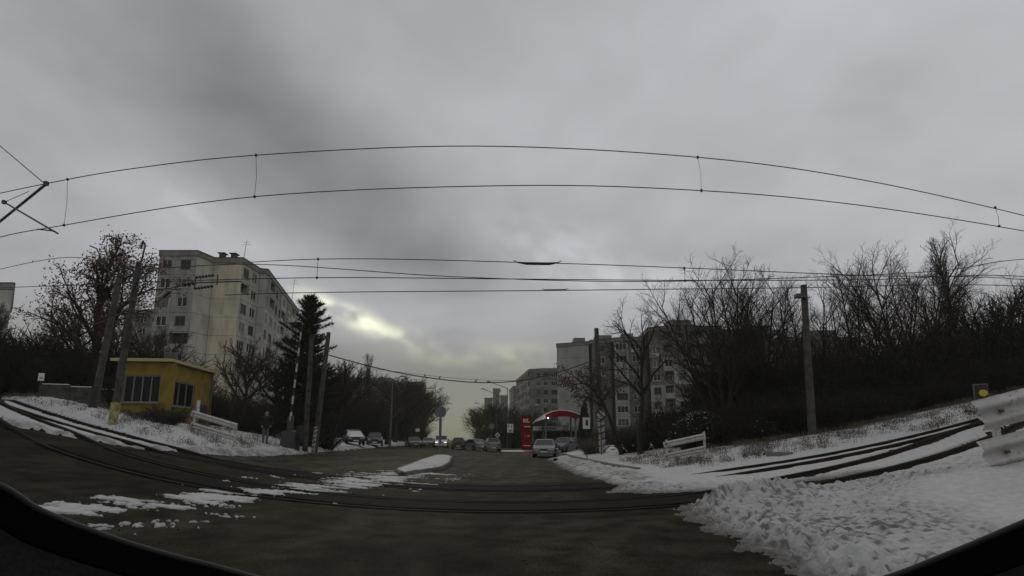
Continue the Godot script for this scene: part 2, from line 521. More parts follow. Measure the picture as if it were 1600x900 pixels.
func leaves(tips: Array, per: int, spread: float, size: float, sd: int) -> ArrayMesh:
	var r := RandomNumberGenerator.new()
	r.seed = sd
	var mb := MB.new()
	for t in tips:
		for i in per:
			var c: Vector3 = t + Vector3(r.randfn(), r.randfn() * 0.7 - 0.3, r.randfn()) * spread
			var a := Vector3(r.randfn(), r.randfn() - 0.5, r.randfn()).normalized() * size * r.randf_range(0.6, 1.3)
			var b := a.cross(Vector3(r.randfn(), r.randfn(), r.randfn())).normalized() * a.length() * 0.42
			mb.tri(c - a, c + b, c + a)
			mb.tri(c - a, c + a, c - b)
	return mb.mesh()
func place_tree(called: String, tm: Dictionary, x: float, z: float, sc: Vector3, turn: float, label: String, group := "", wood: Material = null, twig: Material = null) -> Node3D:
	var t := thing(called, Vector3(x, gy(x, z), z), turn, label, "tree", group)
	t.scale = sc
	part("trunk", tm.trunk, wood if wood else M.bark, t)
	var cr := part("crown", tm.crown, twig if twig else M.twig, t)
	if tm.has("leaves"): part("leaf_cluster", tm.leaves, tm.leafmat, cr)
	return t
func bush_mesh(sd: int, n: int, h: float, w: float, twigr: float) -> ArrayMesh:
	var r := RandomNumberGenerator.new()
	r.seed = sd
	var mb := MB.new()
	for i in n:
		var a := r.randf() * TAU
		var q := sqrt(r.randf())
		var p := Vector3(cos(a), 0, sin(a)) * w * 0.35 * q
		var d := Vector3(cos(a) * q * w / h * 0.8 + r.randfn() * 0.2, 1, sin(a) * q * w / h * 0.8 + r.randfn() * 0.2)
		var ln := h * r.randf_range(0.45, 1.05)
		var pts := wander(r, p, d, ln, 3, 0.18, 0.02)
		mb.tube(pts, [twigr * 1.8, twigr * 1.4, twigr, twigr * 0.5], 3, false)
		for k in 5:
			var f := r.randf_range(0.25, 0.98) * 3.0
			var b: Vector3 = pts[int(f)].lerp(pts[int(f) + 1], f - int(f))
			var e := b + (Vector3(r.randfn(), 0.7 + r.randfn() * 0.5, r.randfn())).normalized() * ln * r.randf_range(0.12, 0.3)
			mb.tube([b, e], [twigr * 0.8, twigr * 0.35], 3, false)
			var g := e + (Vector3(r.randfn(), 0.3 + r.randfn() * 0.5, r.randfn())).normalized() * ln * 0.12
			mb.tube([b.lerp(e, 0.5), g], [twigr * 0.6, twigr * 0.3], 3, false)
	return mb.mesh()
func multi(called: String, mesh: Mesh, mt: Material, xfs: Array, parent: Node = self) -> MultiMeshInstance3D:
	var mm := MultiMesh.new()
	mm.transform_format = MultiMesh.TRANSFORM_3D
	mm.mesh = mesh
	mm.instance_count = xfs.size()
	for i in xfs.size(): mm.set_instance_transform(i, xfs[i])
	var o := MultiMeshInstance3D.new()
	o.name = numbered(called) if parent == self else called
	o.multimesh = mm
	o.material_override = mt
	parent.add_child(o, true)
	return o

# ---------------------------------------------------------------- cars
var car_cache := {}
func wheel_parts(t: Node3D, at: Vector3, rad: float) -> void:
	if not car_cache.has("tyre"):
		var bs := Basis(Vector3(0, 0, 1), PI / 2)
		var a := MB.new()
		a.lathe([Vector2(0.6, -0.5), Vector2(0.92, -0.5), Vector2(1.0, -0.32), Vector2(1.0, 0.32), Vector2(0.92, 0.5), Vector2(0.6, 0.5)], Vector3.ZERO, bs, 18)
		var b := MB.new()
		b.lathe([Vector2(0.0, -0.42), Vector2(0.58, -0.46), Vector2(0.62, -0.42), Vector2(0.62, 0.42), Vector2(0.58, 0.46), Vector2(0.0, 0.42)], Vector3.ZERO, bs, 14)
		for k in 5: b.box(bs * Vector3(cos(TAU * k / 5) * 0.3, 0, sin(TAU * k / 5) * 0.3), Vector3(1.0, 0.14, 0.14))
		car_cache["tyre"] = a.mesh()
		car_cache["rim"] = b.mesh()
	var w := Node3D.new()
	w.name = "wheel"
	t.add_child(w, true)
	w.position = at
	w.scale = Vector3(0.2, rad, rad)
	part("tyre", car_cache.tyre, M.rubber, w)
	part("rim", car_cache.rim, M.rim, w)
# the front of a car points to -z; prof runs from the front over the roof to the rear
func make_car(label: String, category: String, at: Vector3, turn: float, kind: String, paint: Material, lit := false, snowy := false, group := "") -> Node3D:
	var t := thing("parked_car" if category != "van" else "delivery_van", at, turn, label, category, group)
	var prof := []
	var hw := 0.86
	var top := 1.45
	var ws := [3, 4]       # windscreen between these profile points
	var rw := [5, 6]
	match kind:
		"hatch": prof = [Vector2(-1.96, .3), Vector2(-2.02, .55), Vector2(-1.93, .74), Vector2(-1.02, .95), Vector2(-.35, 1.41), Vector2(.95, 1.45), Vector2(1.72, 1.0), Vector2(1.93, .88), Vector2(1.97, .45), Vector2(1.9, .28)]
		"sedan": prof = [Vector2(-2.16, .3), Vector2(-2.22, .55), Vector2(-2.12, .74), Vector2(-1.02, .93), Vector2(-.32, 1.39), Vector2(.85, 1.42), Vector2(1.5, 1.0), Vector2(2.15, .93), Vector2(2.24, .5), Vector2(2.15, .28)]
		"wagon": prof = [Vector2(-2.1, .3), Vector2(-2.16, .6), Vector2(-2.06, .8), Vector2(-1.12, 1.02), Vector2(-.4, 1.55), Vector2(1.6, 1.58), Vector2(2.02, 1.08), Vector2(2.12, .95), Vector2(2.16, .5), Vector2(2.1, .3)]
		"van":
			prof = [Vector2(-2.2, .35), Vector2(-2.28, .65), Vector2(-2.15, .95), Vector2(-1.55, 1.15), Vector2(-.95, 1.85), Vector2(2.2, 1.95), Vector2(2.3, 1.2), Vector2(2.33, 1.0), Vector2(2.33, .5), Vector2(2.28, .35)]
			hw = 0.95; top = 1.95
	var belt: float = prof[3].y - 0.02
	var wy := func(p: Vector2) -> float:
		var w := hw if p.y < belt else lerpf(hw, hw * (0.74 if kind != "van" else 0.88), (p.y - belt) / (top - belt))
		return w * (1.0 - 0.10 * sm(1.5, 2.3, absf(p.x)))
	var body := MB.new()
	var k := prof.size()
	for i in k:
		var a: Vector2 = prof[i]
		var b: Vector2 = prof[(i + 1) % k]
		var wa: float = wy.call(a)
		var wb: float = wy.call(b)
		var o := Vector3(0, -(b.x - a.x), b.y - a.y)
		o = Vector3(0, (b.x - a.x), -(b.y - a.y))
		body.quad(Vector3(-wa, a.y, a.x), Vector3(wa, a.y, a.x), Vector3(wb, b.y, b.x), Vector3(-wb, b.y, b.x), o)
	# sides: lower body up to the belt, then the tumblehome
	var lo := []
	var hi := []
	for p in prof:
		if p.y <= belt + 0.2 and not (p.x > -0.9 and p.x < 1.4 and p.y > belt + 0.1): lo.append(p)
	for sx in [-1.0, 1.0]:
		var ids := Geometry2D.triangulate_polygon(PackedVector2Array(prof))
		for i in range(0, ids.size(), 3):
			var q := []
			for j in 3:
				var p: Vector2 = prof[ids[i + j]]
				q.append(Vector3(sx * wy.call(p), p.y, p.x))
			body.tri(q[0], q[1], q[2], Vector3(sx, 0, 0))
		# wheel arches and sill stand a little proud
		body.bevel(Vector3(sx * (hw - 0.02), 0.3, 0), Vector3(0.08, 0.14, absf(prof[0].x) * 1.2), 0.03)
	var paint_body := part("body", body.mesh(), paint, t)
	# glass
	var gl := func(a: Vector2, b: Vector2, called: String) -> void:
		var g := MB.new()
		var n2 := Vector2(b.y - a.y, -(b.x - a.x)).normalized()
		if n2.y < 0: n2 = -n2
		var A := a.lerp(b, 0.08) + n2 * 0.012
		var B := a.lerp(b, 0.92) + n2 * 0.012
		var wa: float = wy.call(A) * 0.9
		var wb: float = wy.call(B) * 0.88
		g.quad(Vector3(-wa, A.y, A.x), Vector3(wa, A.y, A.x), Vector3(wb, B.y, B.x), Vector3(-wb, B.y, B.x), Vector3(0, n2.y, n2.x))
		part(called, g.mesh(), M.snow_thing if (snowy and called == "windscreen") else M.car_glass, t)
	gl.call(prof[ws[0]], prof[ws[1]], "windscreen")
	gl.call(prof[rw[0]], prof[rw[1]], "rear_window")
	for sx in [-1.0, 1.0]:
		var g := MB.new()
		var a: Vector2 = prof[3] + Vector2(0.35, 0.04)
		var b: Vector2 = prof[4] + Vector2(0.12, -0.08)
		var c: Vector2 = prof[5] + Vector2(-0.12, -0.1)
		var d: Vector2 = Vector2(prof[6].x - 0.3, prof[3].y + 0.06)
		var m1 := a.lerp(d, 0.5)
		var m2 := b.lerp(c, 0.5)
		for q in [[a, b, m2 + Vector2(-0.03, 0), m1 + Vector2(-0.03, 0)], [m1 + Vector2(0.03, 0), m2 + Vector2(0.03, 0), c, d]]:
			var w := []
			for p in q: w.append(Vector3(sx * (wy.call(p) + 0.012), p.y, p.x))
			g.quad(w[0], w[1], w[2], w[3], Vector3(sx, 0.2, 0))
		part("side_window", g.mesh(), M.car_glass, t)
		# lamps, mirrors, handles
		var f: Vector2 = prof[1].lerp(prof[2], 0.5)
		var hl := MB.new()
		hl.bevel(Vector3(sx * hw * 0.66, f.y + 0.02, f.x + 0.05), Vector3(0.36, 0.15, 0.14), 0.04)
		part("headlight", hl.mesh(), M.lamp_on if lit else M.lamp_glass, t)
		var tl := MB.new()
		var rr: Vector2 = prof[7].lerp(prof[8], 0.25)
		tl.bevel(Vector3(sx * hw * 0.72, rr.y, rr.x - 0.03), Vector3(0.24, 0.22, 0.1), 0.03)
		part("tail_light", tl.mesh(), M.tail, t)
		var mi := MB.new()
		mi.bevel(Vector3(sx * (hw + 0.08), prof[3].y + 0.08, prof[3].x + 0.42), Vector3(0.2, 0.13, 0.1), 0.03)
		part("mirror", mi.mesh(), M.black_plastic, t)
		for zz in [prof[0].x * 0.62, prof[8].x * 0.62]:
			var ar := MB.new()
			ar.lathe([Vector2(0.37, -0.01), Vector2(0.37, 0.03), Vector2(0.0, 0.03)], Vector3(sx * hw * 0.955, 0.31, zz), Basis(Vector3(0, 0, 1), -sx * PI / 2), 16)
			part("wheel_arch", ar.mesh(), M.black_plastic, t)
			wheel_parts(t, Vector3(sx * (hw - 0.07), 0.31, zz), 0.31)
	var bp := MB.new()
	bp.bevel(Vector3(0, 0.44, prof[1].x + 0.02), Vector3(hw * 1.9, 0.2, 0.16), 0.05)
	part("bumper", bp.mesh(), paint if kind != "hatch" else M.black_plastic, t)
	var br := MB.new()
	br.bevel(Vector3(0, 0.46, prof[8].x - 0.0), Vector3(hw * 1.86, 0.2, 0.14), 0.05)
	part("bumper", br.mesh(), paint, t)
	var gr := MB.new()
	gr.box(Vector3(0, lerpf(prof[1].y, prof[2].y, 0.35), prof[1].x - 0.0), Vector3(hw * 0.7, 0.11, 0.07))
	part("grille", gr.mesh(), M.black_plastic, t)
	for zz in [prof[1].x - 0.07, prof[8].x + 0.08]:
		var pt := MB.new()
		pt.box(Vector3(0, 0.46, zz), Vector3(0.5, 0.11, 0.02))
		part("number_plate", pt.mesh(), M.plate, t)
	if snowy:
		var sn := MB.new()
		var A: Vector2 = prof[4]
		var B: Vector2 = prof[5]
		for i in 6:
			var f0 := A.lerp(B, i / 6.0)
			var f1 := A.lerp(B, (i + 1) / 6.0)
			var y0 := 0.05 + 0.02 * sin(i * 2.1)
			var y1 := 0.05 + 0.02 * sin((i + 1) * 2.1)
			sn.quad(Vector3(-wy.call(f0), f0.y, f0.x), Vector3(-wy.call(f0) * 0.8, f0.y + y0, f0.x), Vector3(-wy.call(f1) * 0.8, f1.y + y1, f1.x), Vector3(-wy.call(f1), f1.y, f1.x), Vector3(-1, 1, 0))
			sn.quad(Vector3(wy.call(f0), f0.y, f0.x), Vector3(wy.call(f0) * 0.8, f0.y + y0, f0.x), Vector3(wy.call(f1) * 0.8, f1.y + y1, f1.x), Vector3(wy.call(f1), f1.y, f1.x), Vector3(1, 1, 0))
			sn.quad(Vector3(-wy.call(f0) * 0.8, f0.y + y0, f0.x), Vector3(wy.call(f0) * 0.8, f0.y + y0, f0.x), Vector3(wy.call(f1) * 0.8, f1.y + y1, f1.x), Vector3(-wy.call(f1) * 0.8, f1.y + y1, f1.x), Vector3(0, 1, 0))
		var bo: Vector2 = prof[2].lerp(prof[3], 0.1)
		var b2: Vector2 = prof[3]
		sn.quad(Vector3(-hw * 0.8, bo.y + 0.05, bo.x), Vector3(hw * 0.8, bo.y + 0.05, bo.x), Vector3(hw * 0.85, b2.y + 0.05, b2.x), Vector3(-hw * 0.85, b2.y + 0.05, b2.x), Vector3(0, 1, 0))
		part("snow", sn.mesh(), M.snow_thing, t)
	return t

# ---------------------------------------------------------------- a figure as one skin: bones are [from, to, r0, r1, colour]
func figure(bones: Array, cell: float) -> ArrayMesh:
	var lo := Vector3.ONE * 1e9
	var hi := -lo
	for b in bones:
		for e in 2:
			lo = lo.min(b[e] - Vector3.ONE * (b[2 + e] + 0.05))
			hi = hi.max(b[e] + Vector3.ONE * (b[2 + e] + 0.05))
	var d := Vector3i(((hi - lo) / cell).ceil()) + Vector3i.ONE
	var f := PackedFloat32Array()
	f.resize(d.x * d.y * d.z)
	for kz in d.z:
		for ky in d.y:
			for kx in d.x:
				f[(kz * d.y + ky) * d.x + kx] = field(bones, lo + Vector3(kx, ky, kz) * cell).x
	var ids := {}
	var pos := PackedVector3Array()
	var cl := PackedColorArray()
	for kz in d.z - 1:
		for ky in d.y - 1:
			for kx in d.x - 1:
				var b0 := (kz * d.y + ky) * d.x + kx
				var s := Vector3.ZERO
				var cnt := 0
				for e in [[0,0,0,1,0,0],[0,1,0,1,1,0],[0,0,1,1,0,1],[0,1,1,1,1,1],[0,0,0,0,1,0],[1,0,0,1,1,0],[0,0,1,0,1,1],[1,0,1,1,1,1],[0,0,0,0,0,1],[1,0,0,1,0,1],[0,1,0,0,1,1],[1,1,0,1,1,1]]:
					var va := f[b0 + (e[2] * d.y + e[1]) * d.x + e[0]]
					var vb := f[b0 + (e[5] * d.y + e[4]) * d.x + e[3]]
					if (va < 0.0) != (vb < 0.0):
						s += Vector3(e[0], e[1], e[2]).lerp(Vector3(e[3], e[4], e[5]), va / (va - vb))
						cnt += 1
				if cnt:
					ids[b0] = pos.size()
					var p := lo + (Vector3(kx, ky, kz) + s / cnt) * cell
					pos.append(p)
					cl.append(bones[int(field(bones, p).y)][4])
	var nn := PackedVector3Array()
	nn.resize(pos.size())
	var idx := PackedInt32Array()
	var st := [1, d.x, d.x * d.y]
	for kz in range(1, d.z - 1):
		for ky in range(1, d.y - 1):
			for kx in range(1, d.x - 1):
				var b0 := (kz * d.y + ky) * d.x + kx
				for ax in 3:
					var va := f[b0]
					var vb := f[b0 + st[ax]]
					if (va < 0.0) == (vb < 0.0): continue
					var u: int = st[(ax + 1) % 3]
					var w: int = st[(ax + 2) % 3]
					var q := [b0, b0 - u, b0 - u - w, b0 - w]
					var ok := true
					for e in q: ok = ok and ids.has(e)
					if not ok: continue
					var a: int = ids[q[0]]
					var b: int = ids[q[1]]
					var c: int = ids[q[2]]
					var g: int = ids[q[3]]
					if va < 0.0: idx.append_array(PackedInt32Array([a, c, b, a, g, c]))
					else: idx.append_array(PackedInt32Array([a, b, c, a, c, g]))
	for i in range(0, idx.size(), 3):
		var fn := (pos[idx[i + 2]] - pos[idx[i]]).cross(pos[idx[i + 1]] - pos[idx[i]])
		for j in 3: nn[idx[i + j]] += fn
	for i in nn.size(): nn[i] = nn[i].normalized()
	var ar := []
	ar.resize(Mesh.ARRAY_MAX)
	ar[Mesh.ARRAY_VERTEX] = pos
	ar[Mesh.ARRAY_NORMAL] = nn
	ar[Mesh.ARRAY_COLOR] = cl
	ar[Mesh.ARRAY_INDEX] = idx
	var m := ArrayMesh.new()
	m.add_surface_from_arrays(Mesh.PRIMITIVE_TRIANGLES, ar)
	return m
func field(bones: Array, p: Vector3) -> Vector2:
	var r := 1e9
	var best := 1e9
	var who := 0
	for i in bones.size():
		var b: Array = bones[i]
		var a: Vector3 = b[0]
		var ab: Vector3 = b[1] - a
		var t := clampf((p - a).dot(ab) / maxf(ab.length_squared(), 1e-9), 0.0, 1.0)
		var dd: float = p.distance_to(a + ab * t) - lerpf(b[2], b[3], t)
		if dd < best:
			best = dd; who = i
		var k: float = b[5] if b.size() > 5 else 0.035
		var h := clampf(0.5 + 0.5 * (r - dd) / k, 0.0, 1.0)
		r = lerpf(r, dd, h) - k * h * (1.0 - h)
	return Vector2(r, who)

# ---------------------------------------------------------------- wires and posts
func smooth_line(p: Array, per := 8) -> Array:
	var o := []
	for i in p.size() - 1:
		var a: Vector3 = p[maxi(i - 1, 0)]
		var b: Vector3 = p[i]
		var c: Vector3 = p[i + 1]
		var d: Vector3 = p[mini(i + 2, p.size() - 1)]
		for k in per: o.append(b.cubic_interpolate(c, a, d, float(k) / per))
	o.append(p[-1])
	return o
func wire_mesh(p: Array, r: float, per := 8) -> ArrayMesh:
	var mb := MB.new()
	mb.tube(smooth_line(p, per), [r], 5)
	return mb.mesh()
func rod_mesh(a: Vector3, b: Vector3, r: float, sides := 8) -> ArrayMesh:
	var mb := MB.new()
	mb.tube([a, b], [r], sides)
	return mb.mesh()
# a stack of porcelain discs along a rod
func insulator_mesh(a: Vector3, b: Vector3, r: float, k := 5) -> ArrayMesh:
	var mb := MB.new()
	var y := (b - a).normalized()
	var x := y.cross(Vector3(0.3, 0.2, 0.9)).normalized()
	var bs := Basis(x, y, x.cross(y))
	var l := a.distance_to(b)
	var prof := [Vector2(0, 0), Vector2(r * 0.35, 0)]
	for i in k:
		var h := l * (i + 0.2) / k
		prof.append_array([Vector2(r * 0.35, h), Vector2(r, h + l * 0.18 / k), Vector2(r * 0.9, h + l * 0.35 / k), Vector2(r * 0.35, h + l * 0.5 / k)])
	prof.append_array([Vector2(r * 0.35, l), Vector2(0, l)])
	mb.lathe(prof, a, bs, 10)
	return mb.mesh()
func concrete_pole(label: String, base: Vector3, top: Vector3, r0: float, r1: float, group := "") -> Node3D:
	var t := thing("concrete_pole", base, 0, label, "pole", group)
	var mb := MB.new()
	mb.tube([Vector3(0, -0.4, 0), top - base], [r0, r1], 10)
	part("shaft", mb.mesh(), M.pole, t)
	var cp := MB.new()
	cp.tube([top - base, top - base + Vector3(0, 0.05, 0)], [r1 * 1.08, r1 * 0.8], 10)
	part("cap", cp.mesh(), M.pole_dark, t)
	return t
func stripes(t: Node3D, h: float, r: float, k: int, lean: Vector3) -> void:
	var w := MB.new()
	w.tube([Vector3(0, -0.1, 0), Vector3(0, h, 0) + lean * h], [r + 0.006, r + 0.003], 12)
	part("painted_band", w.mesh(), M.white_paint, t)
	for i in k:                                    # slanting black rings, proud of the white
		var mb := MB.new()
		var pts := []
		var y := h * (i + 0.55) / k
		for j in 13:
			var a := TAU * j / 12
			pts.append(lean * y + Vector3(cos(a) * (r + 0.008), y + 0.10 * cos(a + 0.6), sin(a) * (r + 0.008)))
		for j in 12:
			var a: Vector3 = pts[j]
			var b: Vector3 = pts[j + 1]
			var o := Vector3(a.x, 0, a.z)
			mb.quad(a, b, b + Vector3(0, h * 0.26 / k * 1.3, 0), a + Vector3(0, h * 0.26 / k * 1.3, 0), o)
		part("stripe", mb.mesh(), M.black_paint, t)
# crash barrier: two corrugated beams on posts from a to b
func guardrail(label: String, a: Vector3, b: Vector3, posts: Array, hts: Array, post_h: float, bw: float, ends := true) -> Node3D:
	var t := thing("crash_barrier", a, 0, label, "crash barrier")
	var d := b - a
	var z := d.normalized()
	var x := Vector3.UP.cross(z).normalized()
	if x.z < 0: x = -x
	var y := z.cross(x)
	if y.y < 0: y = -y
	var bs := Basis(x, y, z)
	var k := bw / 0.31
	var prof := []
	for i in 21:
		var u := i / 20.0
		prof.append(Vector2(0.030 * (1.0 - cos(u * TAU * 2.0)) * (1.0 if i % 20 else 0.0) + 0.004, -0.155 + 0.31 * u) * k)
	for i in range(20, -1, -1): prof.append(prof[i] - Vector2(0.012, 0))
	for h in hts:
		var mb := MB.new()
		mb.prism(prof, Vector3(0, h, 0), bs, 0.0, d.length())
		var beam := part("beam", mb.mesh(), M.rail_white, t)
		if ends:
			for e in [0.02, d.length() - 0.02]:
				var en := MB.new()
				en.prism([Vector2(-.03, -.16) * k, Vector2(.095, -.13) * k, Vector2(.095, .13) * k, Vector2(-.03, .16) * k], Vector3(0, h, 0), bs, e - 0.03, e + 0.03)
				part("end_plate", en.mesh(), M.rail_white, beam)
		var bolts := MB.new()
		for f in posts: bolts.box(Vector3(0, h, 0) + d * f + x * 0.05 * k, Vector3(0.06, 0.05, 0.05), bs)
		part("bolt", bolts.mesh(), M.rust, beam)
	for f in posts:
		var mb := MB.new()
		mb.bevel(Vector3(0, post_h * 0.5 - 0.2, 0) + d * f - x * 0.075, Vector3(0.1, 0.10, post_h + 0.4), 0.02, Basis(x, z, Vector3.UP))
		part("post", mb.mesh(), M.rail_white, t)
	return t
func plate_sign(called: String, label: String, base: Vector3, h: float, turn: float, pr: float, mt_post: Material) -> Node3D:
	var t := thing(called, base, turn, label, "sign")
	var mb := MB.new()
	mb.tube([Vector3(0, -0.3, 0), Vector3(0, h, 0)], [pr], 8)
	part("post", mb.mesh(), mt_post, t)
	return t
func disc_mesh(r: float, th: float) -> ArrayMesh:
	var mb := MB.new()
	mb.lathe([Vector2(0, -th / 2), Vector2(r, -th / 2), Vector2(r, th / 2), Vector2(0, th / 2)], Vector3.ZERO, Basis(Vector3(1, 0, 0), PI / 2), 28)
	return mb.mesh()
func boxm(ce: Vector3, s: Vector3, r := 0.0) -> ArrayMesh:
	var mb := MB.new()
	if r > 0.0: mb.bevel(ce, s, r)
	else: mb.box(ce, s)
	return mb.mesh()
func text_part(txt: String, size: float, depth: float, mt: Material, parent: Node, at: Vector3, called := "lettering") -> void:
	var tm := TextMesh.new()
	var f := SystemFont.new()
	f.font_names = PackedStringArray(["Droid Sans"])
	f.font_weight = 700
	tm.font = f
	tm.text = txt
	tm.font_size = 64
	tm.pixel_size = size / 64.0
	tm.depth = depth
	part(called, tm, mt, parent, Transform3D(Basis(), at))

func asphalt_tex() -> ImageTexture:
	var g := FastNoiseLite.new()
	g.seed = 71; g.frequency = 0.16; g.fractal_octaves = 3
	var k := FastNoiseLite.new()
	k.seed = 72; k.frequency = 0.006; k.fractal_octaves = 4
	var p := FastNoiseLite.new()
	p.seed = 73; p.frequency = 0.009; p.fractal_octaves = 4
	var a := g.get_seamless_image(1024, 1024)
	var b := k.get_seamless_image(1024, 1024, false, false, 0.1, false)
	var c := p.get_seamless_image(1024, 1024)
	var im := Image.create(1024, 1024, false, Image.FORMAT_RGB8)
	for y in 1024:
		for x in 1024:
			var m := c.get_pixel(x, y).r
			var v := 0.52 + 0.62 * a.get_pixel(x, y).r + 0.75 * (m - 0.5)
			var cr := absf(b.get_pixel(x, y).r - 0.5)          # cracks where the slow noise crosses its middle
			if m > 0.5: v *= 1.0 - 0.6 * (1.0 - sm(0.002, 0.007, cr))
			im.set_pixel(x, y, Color(v, v * 0.985, v * 0.95))
	im.generate_mipmaps()
	return ImageTexture.create_from_image(im)
func stained_tex() -> ImageTexture:
	var k := FastNoiseLite.new()
	k.seed = 81; k.frequency = 0.02; k.fractal_octaves = 5
	var a := k.get_seamless_image(256, 256)
	k.seed = 82; k.frequency = 0.05
	var b := k.get_seamless_image(256, 256)
	var im := Image.create(256, 256, false, Image.FORMAT_RGB8)
	for y in 256:
		for x in 256:
			var v := 0.80 + 0.22 * a.get_pixel(x, y).r
			var r := sm(0.66, 0.8, b.get_pixel(x, y).r) * sm(0.45, 0.7, a.get_pixel(x, y).r)
			im.set_pixel(x, y, Color(v, v, v).lerp(Color(0.42, 0.30, 0.22), 0.8 * r))
	im.generate_mipmaps()
	return ImageTexture.create_from_image(im)
func make_materials() -> void:
	tex_fine = noise_tex(256, 0.05, 0.55, 1.25, 1, 3)
	tex_mid = noise_tex(256, 0.018, 0.5, 1.3, 1, 5)
	tex_streak = noise_tex(256, 0.012, 0.82, 1.08, 2, 8)
	M.soil = mat(0.030, 0.026, 0.022, 0.95, tex_fine, 0.7)
	var asphalt := mat(1, 1, 1, 0.82, asphalt_tex(), 0.13)
	asphalt.metallic_specular = 0.12
	asphalt.vertex_color_use_as_albedo = true
	M.asphalt = asphalt
	var sn := mat(1, 1, 1, 0.85, noise_tex(256, 0.03, 0.86, 1.0, 1, 12), 0.8)
	sn.vertex_color_use_as_albedo = true
	var fn := FastNoiseLite.new()
	fn.seed = 61
	fn.frequency = 0.045
	fn.fractal_octaves = 4
	var bump := fn.get_seamless_image(512, 512)
	bump.convert(Image.FORMAT_RGBA8)
	bump.bump_map_to_normal_map(6.0)
	bump.generate_mipmaps()
	sn.normal_enabled = true
	sn.normal_scale = 0.7
	sn.normal_texture = ImageTexture.create_from_image(bump)
	M.snow = sn
	M.snow_thing = mat(0.58, 0.58, 0.565, 0.85)
	M.rail = mat(0.06, 0.045, 0.035, 0.6, tex_fine, 2.0)
	M.rail_top = mat(0.022, 0.02, 0.018, 0.8)
	M.rubber = mat(0.006, 0.006, 0.006, 0.9)
	M.rubber.metallic_specular = 0.05
	M.rail.metallic_specular = 0.15
	M.rail_top.metallic_specular = 0.2
	M.crossing = mat(0.021, 0.020, 0.018, 0.9, tex_fine, 1.5)
	M.crossing.metallic_specular = 0.12
	M.kerb = mat(0.16, 0.155, 0.145, 0.9, tex_fine, 0.8)
	M.pole = mat(0.075, 0.070, 0.060, 0.9, tex_mid, 0.4)
	M.pole_dark = mat(0.03, 0.028, 0.025, 0.9)
	M.white_paint = mat(0.5, 0.49, 0.46, 0.8, tex_mid, 0.8)
	M.black_paint = mat(0.02, 0.02, 0.02, 0.7)
	M.yellow_paint = mat(0.40, 0.36, 0.17, 0.8, tex_mid, 0.8)
	M.rail_white = mat(0.56, 0.545, 0.52, 0.6, stained_tex(), 0.55)
	M.rust = mat(0.12, 0.07, 0.045, 0.9)
	M.wire = mat(0.02, 0.02, 0.02, 0.6)
	M.steel = mat(0.05, 0.05, 0.05, 0.5)
	M.steel_grey = mat(0.11, 0.11, 0.115, 0.5, tex_mid, 0.7)
	M.porcelain = mat(0.03, 0.022, 0.02, 0.3)
	M.bark = mat(0.030, 0.024, 0.020, 0.95, tex_fine, 1.6)
	M.bark_grey = mat(0.055, 0.048, 0.040, 0.95, tex_fine, 1.6)
	M.twig = mat(0.030, 0.024, 0.021, 0.95)
	M.twig_red = mat(0.055, 0.032, 0.028, 0.95)
	M.twig_grey = mat(0.070, 0.060, 0.050, 0.95)
	M.dark_twig = mat(0.013, 0.011, 0.010, 0.95)
	M.leaf_brown = mat(0.105, 0.046, 0.032, 0.9)
	M.needle = mat(0.016, 0.022, 0.014, 0.9)
	M.thuja = mat(0.014, 0.015, 0.012, 0.9)
	M.dry = mat(0.10, 0.078, 0.055, 0.95)
	M.ivy = mat(0.018, 0.022, 0.014, 0.8)
	M.core = mat(0.03, 0.029, 0.028, 0.95)
	M.plinth = mat(0.12, 0.115, 0.105, 0.95, tex_mid, 0.3)
	M.parapet = mat(0.20, 0.195, 0.17, 0.9, tex_streak, 0.12)
	M.tin = mat(0.05, 0.045, 0.04, 0.7)
	M.conc = mat(0.29, 0.285, 0.27, 0.95, tex_streak, 0.11)
	M.conc_dark = mat(0.16, 0.17, 0.17, 0.95, tex_streak, 0.11)
	M.conc_pale = mat(0.42, 0.41, 0.375, 0.95, tex_streak, 0.11)
	M.cream = mat(0.56, 0.51, 0.38, 0.95, tex_streak, 0.10)
	M.cream_pink = mat(0.40, 0.34, 0.27, 0.95, tex_streak, 0.10)
	M.cream_white = mat(0.50, 0.49, 0.43, 0.95, tex_streak, 0.10)
	M.far_grey = mat(0.20, 0.20, 0.20, 0.95, tex_streak, 0.08)
	M.far_dark = mat(0.12, 0.12, 0.125, 0.95, tex_streak, 0.08)
	M.far_blue = mat(0.18, 0.18, 0.185, 0.95, tex_streak, 0.08)
	M.far_pale = mat(0.36, 0.36, 0.335, 0.95, tex_streak, 0.08)
	M.far_brick = mat(0.17, 0.13, 0.11, 0.95, tex_streak, 0.08)
	M.frame_white = mat(0.5, 0.5, 0.48, 0.6)
	M.frame_grey = mat(0.20, 0.20, 0.18, 0.7)
	M.frame_brown = mat(0.12, 0.10, 0.085, 0.7)
	M.pane = mat(0.012, 0.013, 0.015, 0.15)
	M.pane.metallic_specular = 0.3
	M.pane_curtain = mat(0.075, 0.075, 0.07, 0.2)
	M.house_yellow = mat(0.245, 0.170, 0.022, 0.85, noise_tex(256, 0.015, 0.78, 1.08, 1, 45), 0.3)
	M.house_shade = M.house_yellow
	M.house_trim = mat(0.42, 0.36, 0.16, 0.8)
	M.board = mat(0.05, 0.04, 0.034, 0.9, tex_streak, 0.5)
	M.red = mat(0.15, 0.004, 0.008, 0.7)
	M.red.metallic_specular = 0.15
	M.sign_white = mat(0.65, 0.65, 0.65, 0.6)
	M.sign_back = mat(0.13, 0.135, 0.14, 0.6)
	M.sign_yellow = mat(0.55, 0.45, 0.02, 0.6)
	M.canopy_white = mat(0.6, 0.6, 0.6, 0.6)
	M.kiosk = mat(0.08, 0.08, 0.08, 0.8, tex_mid, 0.4)
